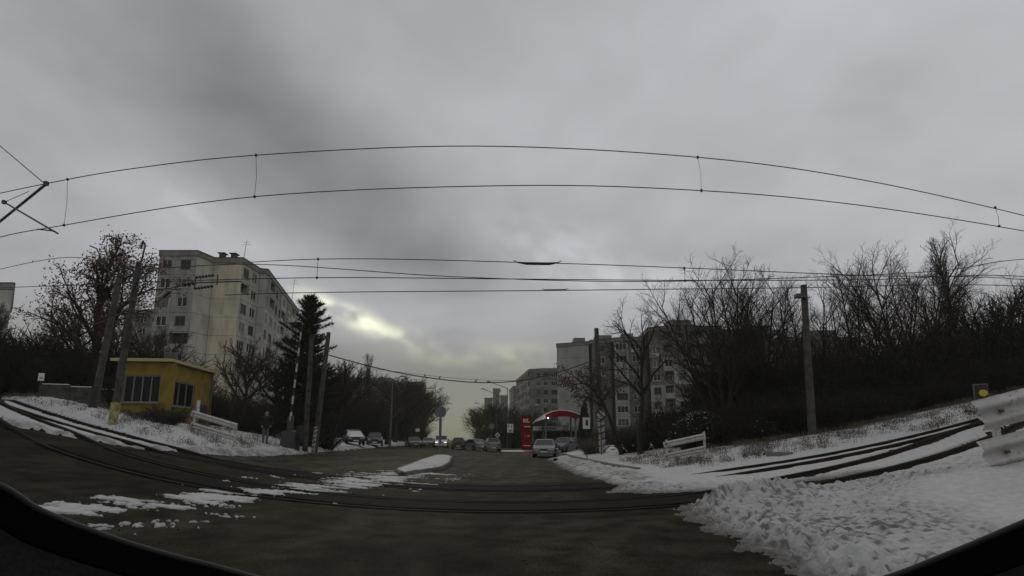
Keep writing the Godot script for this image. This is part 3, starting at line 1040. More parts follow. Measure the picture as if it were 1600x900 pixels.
	M.paint_silver = mat(0.20, 0.205, 0.21, 0.35, null, 1.0, 0.4)
	M.paint_dark = mat(0.03, 0.03, 0.032, 0.35, null, 1.0, 0.3)
	M.paint_white = mat(0.55, 0.55, 0.55, 0.4)
	M.paint_beige = mat(0.17, 0.16, 0.14, 0.4, null, 1.0, 0.3)
	M.paint_green = mat(0.07, 0.075, 0.075, 0.4, null, 1.0, 0.3)
	M.car_glass = mat(0.015, 0.016, 0.018, 0.1)
	M.black_plastic = mat(0.015, 0.015, 0.015, 0.7)
	M.rim = mat(0.22, 0.22, 0.23, 0.4, null, 1.0, 0.6)
	M.lamp_glass = mat(0.35, 0.35, 0.36, 0.15)
	M.tail = mat(0.20, 0.015, 0.015, 0.3)
	M.plate = mat(0.6, 0.6, 0.6, 0.6)
	var on := mat(0.8, 0.8, 0.75, 0.3)
	on.emission_enabled = true
	on.emission = Color(1.0, 0.96, 0.85)
	on.emission_energy_multiplier = 1.3
	M.lamp_on = on
	M.dash = mat(0.014, 0.0145, 0.015, 0.8, tex_fine, 9.0)
	M.dash.metallic_specular = 0.2
	M.fence = mat(0.075, 0.073, 0.07, 0.95, tex_mid, 0.5)
	M.seal = mat(0.004, 0.004, 0.004, 0.9)
	M.seal.metallic_specular = 0.05
	var fig := mat(1, 1, 1, 0.9)
	fig.vertex_color_use_as_albedo = true
	M.figure = fig

func make_sky() -> Sky:
	var w := 1024
	var h := 512
	var f := FastNoiseLite.new()
	f.seed = 21
	f.frequency = 1.0
	f.fractal_octaves = 5
	f.fractal_gain = 0.5
	var g := FastNoiseLite.new()
	g.seed = 4
	g.frequency = 1.0
	g.fractal_octaves = 3
	# darker and lighter cloud banks and breaks: azimuth, elevation, widths (degrees), strength, tilt, raggedness
	var spots := [[-18.2, 13.2, 4.2, 0.85, 0.50, 0.36, 1.0], [-15.5, 12.2, 6.5, 1.6, 0.12, 0.36, 0.4], [-12.0, 11.2, 2.2, 0.7, 0.12, 0.2, 0.8], [0.0, 9.4, 4.5, 1.6, 0.12, 0.0, 0.5], [-8.0, 9.0, 5.0, 1.0, 0.06, 0.1, 0.5], [5.0, 21.0, 8.0, 3.0, 0.07, 0.2, 0.6], [14.0, 17.5, 8.0, 1.3, 0.08, 0.0, 0.5], [-34.0, 34.0, 11.0, 8.0, -0.15, 0.3, 0.0], [-18.0, 27.0, 14.0, 7.5, -0.18, 0.35, 0.0], [-10.0, 19.0, 11.0, 4.0, -0.14, 0.1, 0.0], [-29.0, 23.5, 6.0, 3.5, -0.06, 0.2, 0.15], [-43.5, 25.0, 3.0, 8.0, -0.02, -0.5, 0.5], [-33.0, 21.0, 5.0, 1.8, 0.05, 0.3, 0.6], [24.0, 18.5, 8.0, 2.0, -0.07, 0.1, 0.2], [38.0, 30.0, 5.0, 3.0, -0.05, 0.2, 0.2]]
	var im := Image.create(w, h, false, Image.FORMAT_RGBF)
	for y in h:
		var el := PI * (0.5 - (y + 0.5) / h)
		var ce := cos(el)
		var se := sin(el)
		for x in w:
			var az := wrapf(TAU * (x + 0.5) / w, -PI, PI)   # 0 is straight ahead, to the right is positive
			var dx := sin(az) * ce
			var dz := -cos(az) * ce
			var up := maxf(se, 0.0)
			var px := dx / (up + 0.22)
			var pz := dz / (up + 0.22)
			var wx := 0.35 * g.get_noise_2d(px * 0.8 + 7.0, pz * 0.8)
			var a := f.get_noise_2d(px * 0.55 + wx + 3.3, pz * 0.75 + 1.7)
			var b := f.get_noise_2d(px * 1.7 - 9.0, pz * 2.1 + wx)
			var m := f.get_noise_2d(px * 4.2 + 2.0 * wx, pz * 4.6 + 11.0)
			var l := 0.455 * (1.0 + 0.15 * a + 0.12 * b + 0.05 * m) + 0.03 * sin(az + 0.15)
			l = lerpf(l, 0.31 * (1.0 + 0.2 * a + 0.12 * b), 1.0 - sm(0.04, 0.30, up))
			var da := rad_to_deg(az)
			var de := rad_to_deg(el)
			var rag := f.get_noise_2d(da * 0.22 + 60.0, de * 0.42 + 0.12 * da)
			var warm := 0.0
			for s in spots:
				var q := pow((da - s[0]) / s[2], 2.0) + pow((de - s[1] + s[5] * (da - s[0])) / s[3], 2.0)
				if q < 9.0:
					var k: float = s[4] * exp(-q) * lerpf(1.0, 1.8 * sm(-0.22, 0.25, rag), s[6])
					l += k
					if k > 0.0 and s[1] < 15.0: warm += k
			var c := Color(l * 0.975, l * 0.985, l * 1.045)
			var low := 1.0 - sm(0.0, 0.26, up)
			c = c.lerp(Color(0.150, 0.151, 0.092) * (1.0 + 0.25 * b) + Color(warm, warm, warm * 0.8), 0.9 * low * (0.55 + 0.45 * cos(az + 0.1)) if absf(az) < 1.6 else 0.2 * low)
			c.b -= 0.42 * warm
			if el < 0.0: c = c.lerp(Color(0.06, 0.06, 0.055), sm(0.0, 0.15, -se))
			im.set_pixel(x, y, c)
	var m := PanoramaSkyMaterial.new()
	m.panorama = ImageTexture.create_from_image(im)
	m.filter = true
	var s := Sky.new()
	s.sky_material = m
	return s

func _ready() -> void:
	# ------------------------------------------------------------ camera, sky, sun, exposure
	var cam := Camera3D.new()
	cam.name = "camera"
	add_child(cam)
	cam.position = Vector3(0, 1.4, 0)
	cam.rotation_degrees = Vector3(9, 0, 0)
	cam.near = 0.05
	cam.far = 4000.0
	cam.projection = Camera3D.PROJECTION_FRUSTUM
	cam.size = 1.125 * cam.near                        # 900 / 800: a 90 degree lens, raised a little
	cam.frustum_offset = Vector2(0, 0.1379 * cam.near)
	cam.current = true
	var env := Environment.new()
	env.background_mode = Environment.BG_SKY
	env.sky = make_sky()
	env.background_energy_multiplier = 1.0
	env.tonemap_mode = Environment.TONE_MAPPER_LINEAR
	env.tonemap_exposure = 1.0
	env.sdfgi_enabled = true
	env.ssao_enabled = true
	env.ssil_enabled = true
	env.fog_enabled = true
	env.fog_density = 0.0005
	env.fog_light_color = Color(0.86, 0.86, 0.74)
	var we := WorldEnvironment.new()
	we.name = "world_environment"
	we.environment = env
	add_child(we)
	var sun := DirectionalLight3D.new()
	sun.name = "sun"
	add_child(sun)
	sun.rotation_degrees = Vector3(-16, 180 + 18, 0)
	sun.light_energy = 0.15
	sun.light_color = Color(1.0, 0.95, 0.85)
	sun.light_angular_distance = 20.0
	sun.shadow_enabled = true
	rng.seed = 5
	nz.seed = 11; nz.frequency = 0.6; nz.fractal_octaves = 4
	nz2.seed = 23; nz2.frequency = 0.35; nz2.fractal_octaves = 3
	nz3.seed = 31; nz3.frequency = 0.5; nz3.noise_type = FastNoiseLite.TYPE_CELLULAR; nz3.cellular_return_type = FastNoiseLite.RETURN_DISTANCE
	nz3.fractal_octaves = 1
	nz4.seed = 37; nz4.frequency = 0.6; nz4.noise_type = FastNoiseLite.TYPE_CELLULAR; nz4.cellular_return_type = FastNoiseLite.RETURN_DISTANCE2_SUB; nz4.fractal_octaves = 1
	make_materials()
	make_setting()
	make_tracks()
	make_buildings()
	make_posts()
	make_wires()
	make_trees()
	make_street()
	make_small()

func make_setting() -> void:
	var xs := []
	for q in [[-1500, -300, 300], [-300, -60, 20], [-60, -24, 3], [-24, 24, 1], [24, 60, 3], [60, 300, 20], [300, 1500, 300]]:
		for x in steps(q[0], q[1], q[2]):
			if xs.is_empty() or x > xs[-1] + 0.01: xs.append(x)
	var zs := []
	for q in [[300, 12, 40], [12, -45, 1], [-45, -120, 3], [-120, -400, 20], [-400, -2000, 400]]:
		for z in steps(q[0], q[1], q[2]):
			if zs.is_empty() or z < zs[-1] - 0.01: zs.append(z)
	tag(part("ground", grid_mesh(xs, zs, func(x, z): return gy(x, z) - 0.012), M.soil, self), "", "", "", "structure")
	# asphalt: lies everywhere but under the verges
	var rx := steps(-26, 22, 0.25)
	var rz := []
	for q in [[8, -26, 0.25], [-26, -70, 0.5], [-70, -340, 5.0]]:
		for z in steps(q[0], q[1], q[2]):
			if rz.is_empty() or z < rz[-1] - 0.01: rz.append(z)
	var tone := func(x: float, z: float) -> Color:
		var lane := nz2.get_noise_2d(x * 2.2 + z * 0.11, z * 0.13)      # worn and polished strips along the lanes
		var blot := nz2.get_noise_2d(x * 0.9 + 80.0, z * 0.6)
		var k := 1.0 + 0.60 * lane + 0.45 * blot
		if z < -17.0: k *= 1.7                                         # older, greyer surface beyond the crossing
		elif z < -9.4: k *= 0.78                                        # dark new surfacing round the tracks
		k += 0.5 * maxf(0.0, nz.get_noise_2d(x * 0.5 + 20.0, z * 0.35) - 0.15)
		return Color(0.0365 * k, 0.0338 * k, 0.0250 * k)
	tag(part("road", grid_mesh(rx, rz, func(x, z): return gy(x, z) + 0.004, tone, func(x, z): return (x > -8 or sdist(verge_l, Vector2(x, z)) < 1.3) and (x < 1.5 or sdist(verge_r, Vector2(x, z)) < 1.3)), M.asphalt, self), "", "", "", "structure")
	# snow, finer where it is near
	var tiles := [[2.2, 8.6, -3.6, -11.6, 0.028], [8.56, 12.2, -2.0, -11.7, 0.07], [2.2, 12.2, -11.55, -14.1, 0.06], [2.2, 30.0, -14.0, -34.1, 0.15], [11.9, 44.0, -3.0, -14.2, 0.22], [-9.0, -1.6, -6.0, -22.0, 0.045], [-30.0, -8.8, -11.5, -36.0, 0.14], [-44.0, -9.0, -35.8, -100.0, 0.5], [-4.0, 44.0, -33.9, -75.0, 0.4], [-90.0, -29.8, -6.0, -100.0, 1.2]]
	for t in tiles:
		var memo := {}
		var snow_y := func(x: float, z: float) -> float:
			var s := snow(x, z)
			memo[Vector2(x, z)] = s
			return ground_y(x, z) + s.x
		var snow_c := func(x: float, z: float) -> Color:
			var d: float = memo[Vector2(x, z)].y
			return Color(0.555, 0.555, 0.54).lerp(Color(0.11, 0.10, 0.09), d)
		var keep := func(x: float, z: float) -> bool:
			return snow(x, z).x > -0.028
		var m := grid_mesh(steps(t[0], t[1], t[4]), steps(t[2], t[3], t[4]), snow_y, snow_c, keep)
		tag(part("snow", m, M.snow, self), "", "", "", "structure")
	# traffic island with a kerb and snow on top
	var isl := Node3D.new()
	isl.name = numbered("traffic_island")
	add_child(isl)
	tag(isl, "", "", "", "structure")
	var k := island.size()
	for i in k:
		var a := island[i]
		var b := island[(i + 1) % k]
		var cnt := maxi(1, int(a.distance_to(b) / 1.6))
		for j in cnt:
			var p := a.lerp(b, float(j) / cnt)
			var q := a.lerp(b, float(j + 1) / cnt)
			var mid := (p + q) * 0.5
			var d := (q - p).normalized()
			var mb := MB.new()
			mb.bevel(Vector3(mid.x, gy(mid.x, mid.y) + 0.03, mid.y), Vector3(0.16, 0.26, p.distance_to(q) - 0.015), 0.03, Basis(Vector3(-d.y, 0, d.x), Vector3.UP, Vector3(d.x, 0, d.y)))
			part("kerb_stone", mb.mesh(), M.kerb, isl)
	var keep_i := func(x: float, z: float) -> bool: return Geometry2D.is_point_in_polygon(Vector2(x, z), island)
	var top := func(x: float, z: float) -> float:
		var e := sdist(island, Vector2(x, z))
		var bare := sm(0.15, 0.4, nz2.get_noise_2d(x * 2.0, z * 1.1 + 12.0)) * (1.0 if z > -26.0 else 0.0)
		return gy(x, z) + 0.15 + 0.07 * sm(0.0, 0.3, e) + 0.02 * nz.get_noise_2d(x * 4, z * 4) - 0.10 * bare
	part("fill", grid_mesh(steps(-6, -3, 0.2), steps(-18, -40, 0.4), func(x, z): return gy(x, z) + 0.13, null, keep_i), M.soil, isl)
	part("snow", grid_mesh(steps(-6, -3, 0.12), steps(-18, -40, 0.2), top, func(_x, _z): return Color(0.555, 0.555, 0.54), keep_i), M.snow, isl)
	# kerb along the right pavement
	var kb := Node3D.new()
	kb.name = numbered("kerb")
	add_child(kb)
	tag(kb, "", "", "", "structure")
	var line := [Vector2(4.75, -19.6), Vector2(4.55, -22.5), Vector2(4.45, -28), Vector2(4.3, -36), Vector2(4.35, -45)]
	for i in line.size() - 1:
		var cnt2 := int(line[i].distance_to(line[i + 1]) / 1.0)
		for j in cnt2:
			var p: Vector2 = line[i].lerp(line[i + 1], float(j) / cnt2)
			var q: Vector2 = line[i].lerp(line[i + 1], float(j + 1) / cnt2)
			var mid := (p + q) * 0.5
			var d := (q - p).normalized()
			var mb := MB.new()
			mb.bevel(Vector3(mid.x, gy(mid.x, mid.y) + 0.05, mid.y), Vector3(0.17, 0.34, p.distance_to(q) - 0.02), 0.03, Basis(Vector3(-d.y, 0, d.x), Vector3.UP, Vector3(d.x, 0, d.y)))
			part("kerb_stone", mb.mesh(), M.kerb, kb)

func make_tracks() -> void:
	for q in 2:
		var f: Callable = near_track if q == 0 else far_track
		var t := thing("railway_track", Vector3.ZERO, 0, "nearer railway track curving across the road in front of the camera" if q == 0 else "farther railway track crossing the road beside the snowy traffic island", "railway track")
		for s in [0.76, -0.76]:
			var mb := MB.new()
			var tp := MB.new()
			var gr := MB.new()
			var prev := []
			var ptop := []
			var pg := []
			var x := -34.0
			while x < 34.0:
				var z: float = f.call(x)
				var dz: float = (f.call(x + 0.05) - z) / 0.05
				var nn := Vector3(-dz, 0, 1).normalized()
				var p: Vector3 = Vector3(x, 0, z) + nn * s
				var lift := lerpf(0.012, 0.14, sm(3.5, 7.5, x) + (sm(11.0, 14.0, -x) if q == 0 else sm(9.5, 12.0, -x)))
				var y := gy(p.x, p.z) + lift
				var ring := []
				for o in [[-0.07, -0.17], [-0.07, -0.145], [-0.012, -0.12], [-0.012, -0.045], [-0.036, -0.03], [-0.036, -0.004], [0.036, -0.004], [0.036, -0.03], [0.012, -0.045], [0.012, -0.12], [0.07, -0.145], [0.07, -0.17]]:
					ring.append(p + nn * o[0] + Vector3(0, y + o[1], 0))
				var tr := [p + nn * -0.033 + Vector3(0, y, 0), p + nn * 0.033 + Vector3(0, y, 0)]
				var gg := []
				for o in [-0.20, -0.045, 0.045, 0.20]:
					var w: Vector3 = p + nn * o
					gg.append(w + Vector3(0, gy(w.x, w.z) + 0.009, 0))
				if prev.size():
					for i in ring.size() - 1:
						mb.quad(prev[i], prev[i + 1], ring[i + 1], ring[i], (prev[i] + prev[i + 1]) * 0.5 - (p + Vector3(0, y - 0.09, 0)) + Vector3(0, 0.0, 0))
					tp.quad(ptop[0], ptop[1], tr[1], tr[0], Vector3.UP)
					if x < 5.2 and x > -11.5:
						gr.quad(pg[0], pg[1], gg[1], gg[0], Vector3.UP)
						gr.quad(pg[2], pg[3], gg[3], gg[2], Vector3.UP)
				prev = ring
				ptop = tr
				pg = gg
				x += 0.5 if absf(x) > 9.0 else 0.25
			var r := part("rail", mb.mesh(), M.rail, t)
			part("running_surface", tp.mesh(), M.rail_top, r)
			part("flangeway", gr.mesh(), M.rubber, t)
		# crossing slabs between the rails
		for i in 16:
			var x0 := -11.0 + i
			var mb := MB.new()
			for e in 2:
				var xa := x0 + e * 0.5 + 0.012
				var xb := xa + 0.5 - 0.012 * e * 2
				var za: float = f.call(xa)
				var zb: float = f.call(xb)
				var P := func(x2: float, z2: float) -> Vector3: return Vector3(x2, gy(x2, z2) + 0.014, z2)
				mb.quad(P.call(xa, za - 0.53), P.call(xb, zb - 0.53), P.call(xb, zb + 0.53), P.call(xa, za + 0.53), Vector3.UP)
			part("crossing_slab", mb.mesh(), M.crossing, t)

func make_buildings() -> void:
	var W := "win"
	var b := building("apartment_block", "tall cream and grey panel apartment block with roof aerial beside the dark fir", [Vector2(-51.8, -72), Vector2(-46.3, -72), Vector2(-45.5, -75), Vector2(-41.2, -75), Vector2(-41.0, -80), Vector2(-39.9, -80.3), Vector2(-45.9, -107), Vector2(-63, -104)], 2.6, 9, 2.83,
		[[[2.4, W, M.conc], [3.1, "mix", M.conc]], [[3.1, "blank", M.cream_white]], [[4.1, "blank", M.cream]], [[2.5, "mix", M.conc_pale], [2.5, W, M.conc_pale]], [[1.2, "blank", M.conc_pale]], rep([[2.6, W], [3.4, "loggia"], [2.6, W]], 3), [], [[8.0, "blank"], [8.0, "blank"], [8.0, "blank"], [8.0, "blank"]]], [M.conc, M.conc_pale, M.cream_white, M.conc], 41, 4.0)
	var roof_y := 2.6 + 9 * 2.83 + 0.87
	for q in [[-44.9, -76.0], [-43.2, -76.2]]:
		var mb := MB.new()
		mb.box(Vector3(q[0], roof_y + 0.45, q[1]), Vector3(0.7, 0.9, 0.7))
		mb.box(Vector3(q[0], roof_y + 0.98, q[1]), Vector3(1.1, 0.12, 1.1))
		part("chimney", mb.mesh(), M.tin, b)
	for q in [[-42.2, -77.0, 3.6], [-44.8, -101, 5.0]]:
		var an := MB.new()
		an.tube([Vector3(q[0], roof_y - 0.2, q[1]), Vector3(q[0] + 0.3, roof_y + q[2], q[1])], [0.05, 0.03], 5)
		an.tube([Vector3(q[0] - 0.5, roof_y + q[2] * 0.78, q[1]), Vector3(q[0] + 1.0, roof_y + q[2] * 0.80, q[1])], [0.025], 4)
		an.tube([Vector3(q[0] - 0.3, roof_y + q[2] * 0.9, q[1]), Vector3(q[0] + 0.8, roof_y + q[2] * 0.92, q[1])], [0.025], 4)
		part("aerial", an.mesh(), M.steel, b)
	var mix := [M.far_grey, M.far_grey, M.far_pale, M.far_dark]
	building("apartment_block", "grey apartment block corner at the far left edge of the picture", [Vector2(-78, -62), Vector2(-62.6, -62), Vector2(-74.5, -74), Vector2(-86, -74)], 3.2, 6, 2.8, [rep([[3, W], [3, "blank"]], 2), [], [], []], [M.conc, M.conc_pale], 3, 4.0)
	building("apartment_block", "grey apartment block peeping out behind the tall cream block", [Vector2(-84, -108), Vector2(-71, -106), Vector2(-71, -118), Vector2(-84, -118)], 3, 9, 2.8, [rep([[3.2, W]], 4), [], [], []], [M.far_grey, M.far_dark], 4, 4.0)
	# down the road on the left
	building("apartment_block", "long low grey block behind bare trees left of the road", [Vector2(-52, -150), Vector2(-36, -150), Vector2(-36, -165), Vector2(-52, -165)], 1.5, 6, 2.85, [rep([[3, W], [3, "loggia"]], 3), [], [], []], mix, 5, 3.0)
	building("apartment_block", "brownish block with flat roof above the street trees left of the road", [Vector2(-37.5, -181), Vector2(-31.5, -180), Vector2(-33, -196), Vector2(-40, -196)], 1.5, 7, 2.75, [rep([[3, W]], 2), rep([[4, W]], 4), [], []], [M.far_brick, M.far_dark], 6, 3.0)
	# right side
	var b1 := building("apartment_block", "pale panel block with blank end wall behind the red canopy", [Vector2(10.3, -116), Vector2(17.2, -113), Vector2(17.6, -111.5), Vector2(21.6, -110.5), Vector2(22, -109), Vector2(28, -108), Vector2(30, -120), Vector2(12, -126)], 0.8, 8, 2.7,
		[[[6.4, "blank", M.far_pale]], [], [[4, W, M.far_dark]], [], [[2.8, "wide", M.far_pale], [2.8, W, M.far_dark]], [], [], rep([[5, "blank"]], 2)], [M.far_grey, M.far_pale, M.far_brick], 7)
	for q in [[15.5, -117, 2.6], [20.5, -114, 3.6], [25.5, -112, 2.4]]: part("roof_hut", boxm(Vector3(q[0], 23.8, q[1]), Vector3(q[2], 1.5, 3)), M.far_grey, b1)
	var b2 := building("apartment_block", "taller panel block with roof hut behind the crooked tree", [Vector2(28.8, -106), Vector2(33.2, -104), Vector2(43.5, -104.5), Vector2(43.5, -118), Vector2(29.5, -119)], 1.2, 8, 2.85, [[[3, W], [2.2, "loggia"]], rep([[3.4, W], [3.4, "loggia"], [3.4, W]], 1), [], [], []], [M.far_grey, M.far_pale, M.far_brick], 8)
	part("roof_hut", boxm(Vector3(35.6, 25.7, -108), Vector3(4.6, 1.6, 4)), M.far_grey, b2)
	var b3 := building("apartment_block", "dark panel block behind the fan-shaped bare trees", [Vector2(44.2, -108), Vector2(58, -108.5), Vector2(58, -120), Vector2(44.2, -120)], 1.2, 8, 2.85, [rep([[3.4, W], [3.4, "loggia"]], 2), [], [], []], [M.far_dark, M.far_grey], 15)
	part("roof_hut", boxm(Vector3(55, 25.5, -112), Vector3(3.6, 1.4, 4)), M.far_dark, b3)
	var b4 := building("apartment_block", "lower dark block seen between slender trees right of the lone pole", [Vector2(59.5, -112), Vector2(78, -113), Vector2(78, -124), Vector2(59.5, -124)], 1.2, 8, 2.75, [rep([[3.1, W], [3.1, "loggia"], [3.1, W]], 2), [], [], []], [M.far_dark, M.far_grey], 16)
	part("roof_hut", boxm(Vector3(71, 25.2, -116), Vector3(5, 1.6, 4)), M.far_dark, b4)
	building("apartment_block", "grey block with staggered facade left of the pale block", [Vector2(1.6, -196), Vector2(5.6, -165), Vector2(9.4, -163), Vector2(15, -163), Vector2(15, -200)], 0.8, 8, 2.8, [rep([[3.1, W], [3.1, "loggia"]], 5), [[2.2, "blank"], [2.2, W]], [[2.8, W], [2.8, "wide"]], [], []], [M.far_grey, M.far_dark, M.far_grey], 9)
	building("apartment_block", "grey block with receding windows between the lamp posts and tall block", [Vector2(-1.2, -232), Vector2(0.6, -214), Vector2(6, -213), Vector2(6, -232)], 0.8, 8, 2.75, [rep([[3, W]], 6), rep([[2.7, W]], 2), [], []], [M.far_grey, M.far_dark], 10)
	building("tower_block", "distant bluish tower block rising over the right roadside trees", [Vector2(-9.6, -258), Vector2(-6.2, -258), Vector2(-6.2, -270), Vector2(-9.6, -270)], 0.5, 9, 2.85, [[[3.4, "blank"]], [], [], rep([[3, "blank"]], 4)], [M.far_blue], 12)
	building("tower_block", "distant lower grey block beside the bluish tower over the road", [Vector2(-14.6, -272), Vector2(-10.4, -271), Vector2(-10.4, -284), Vector2(-14.6, -284)], 0.5, 8, 2.75, [[[4.2, "blank"]], [], [], rep([[3, W]], 4)], [M.far_grey], 13)
	building("tower_block", "distant pale blue slab block right of the bluish tower", [Vector2(-6.0, -256), Vector2(-2.2, -256), Vector2(-2.2, -268), Vector2(-6.0, -268)], 0.5, 8, 2.75, [[[3.8, "blank"]], [], [], []], [M.far_blue], 14)
	signal_house()

func wall_with_opening(b: MB, x0: float, x1: float, y0: float, y1: float, ox0: float, ox1: float, oy0: float, oy1: float, bs: Basis, th: float, at := Vector3.ZERO) -> void:
	for q in [[x0, x1, y0, oy0], [x0, x1, oy1, y1], [x0, ox0, oy0, oy1], [ox1, x1, oy0, oy1]]:
		if q[1] - q[0] > 0.01 and q[3] - q[2] > 0.01:
			b.box(at + bs * Vector3((q[0] + q[1]) * 0.5, (q[2] + q[3]) * 0.5, -th * 0.5), Vector3(q[1] - q[0], q[3] - q[2], th), bs)
func glazing(t: Node3D, x0: float, x1: float, y0: float, y1: float, k: int, bs: Basis, at := Vector3.ZERO) -> void:
	var f := MB.new()
	for yy in [y0 + 0.03, y1 - 0.03]: f.box(at + bs * Vector3((x0 + x1) * 0.5, yy, -0.08), Vector3(x1 - x0 - 0.01, 0.06, 0.07), bs)
	for i in k + 1: f.box(at + bs * Vector3(lerpf(x0 + 0.03, x1 - 0.03, float(i) / k), (y0 + y1) * 0.5, -0.08), Vector3(0.045, y1 - y0 - 0.125, 0.07), bs)
	f.box(at + bs * Vector3((x0 + x1) * 0.5, y0 - 0.03, 0.05), Vector3(x1 - x0 + 0.2, 0.05, 0.16), bs)
	var w := part("window", f.mesh(), M.frame_grey, t)
	for i in k:
		var g := MB.new()
		var a := lerpf(x0 + 0.03, x1 - 0.03, float(i) / k)
		var c := lerpf(x0 + 0.03, x1 - 0.03, float(i + 1) / k)
		g.box(at + bs * Vector3((a + c) * 0.5, (y0 + y1) * 0.5, -0.095), Vector3(c - a - 0.07, y1 - y0 - 0.13, 0.01), bs)
		part("pane", g.mesh(), M.pane, w)
func signal_house() -> void:
	var da := Vector3(0.995, 0, -0.0998)
	var na := Vector3(0.0998, 0, 0.995)
	var t := thing("signal_house", Vector3(-18.2, 2.35, -27), 0, "yellow level crossing keeper's house with dark window bands", "house")
	t.basis = Basis(da, Vector3.UP, na)
	var wa := MB.new()
	var fa := Basis()                                      # face looking along +z
	var fb := Basis(Vector3(0, 0, -1), Vector3.UP, Vector3(1, 0, 0))   # face looking along +x, running back
	wall_with_opening(wa, -2.62, 0.0, -1.0, 3.12, -2.22, -0.40, 0.98, 2.42, fa, 0.25)
	part("wall", wa.mesh(), M.house_yellow, t)
	var wb := MB.new()
	wall_with_opening(wb, 0.252, 4.9, 0.55, 3.12, 0.36, 2.75, 0.85, 2.2, fb, 0.25, Vector3(0.003, 0, 0))
	wall_with_opening(wb, 0.252, 4.9, -1.0, 0.548, 0.4, 2.2, -1.0, 0.40, fb, 0.25, Vector3(0.003, 0, 0))
	part("wall", wb.mesh(), M.house_shade, t)
	var wc := MB.new()
	wc.box(Vector3(-2.495, 1.06, -2.58), Vector3(0.25, 4.12, 4.64))
	wc.box(Vector3(-1.3, 1.06, -4.8), Vector3(2.1, 4.12, 0.2))
	part("wall", wc.mesh(), M.house_yellow, t)
	glazing(t, -2.22, -0.40, 0.98, 2.42, 4, fa)
	glazing(t, 0.36, 2.75, 0.85, 2.2, 3, fb)
	part("floor", boxm(Vector3(-1.3, 0.5, -2.5), Vector3(2.1, 0.12, 4.3)), M.plinth, t)
	var dm := MB.new()
	for i in 5: dm.box(Vector3(-0.1, -0.3, -0.58 - i * 0.36), Vector3(0.05, 1.38, 0.345))
	part("door", dm.mesh(), M.board, t)
	var rf := MB.new()
	rf.box(Vector3(-1.3, 3.2, -2.4), Vector3(3.0, 0.12, 5.3))
	var roof := part("roof", rf.mesh(), M.parapet, t)
	var fs := MB.new()
	fs.box(Vector3(-1.3, 3.2, 0.28), Vector3(3.06, 0.15, 0.05))
	fs.box(Vector3(0.23, 3.2, -2.4), Vector3(0.05, 0.15, 5.3))
	part("fascia", fs.mesh(), M.house_trim, roof)
	part("snow", boxm(Vector3(-1.3, 3.285, -2.4), Vector3(2.8, 0.04, 5.1)), M.snow_thing, roof)
	part("pilaster", boxm(Vector3(0.02, 1.06, -0.1), Vector3(0.36, 4.1, 0.32), 0.02), M.house_yellow, t)
	part("notice_board", boxm(Vector3(0.05, 0.9, -3.2), Vector3(0.06, 0.9, 0.35)), M.sign_white, t)
	part("door", boxm(Vector3(0.03, 0.3, -3.95), Vector3(0.06, 1.6, 0.8)), M.board, t)
	part("downpipe", rod_mesh(Vector3(0.09, -0.8, -4.6), Vector3(0.09, 3.1, -4.6), 0.04), M.steel_grey, t)
	part("vent", boxm(Vector3(-1.9, 0.5, 0.02), Vector3(0.3, 0.22, 0.05)), M.steel_grey, t)
	part("chimney", boxm(Vector3(-1.2, 3.6, -2.2), Vector3(0.5, 0.8, 0.5)), M.plinth, t)

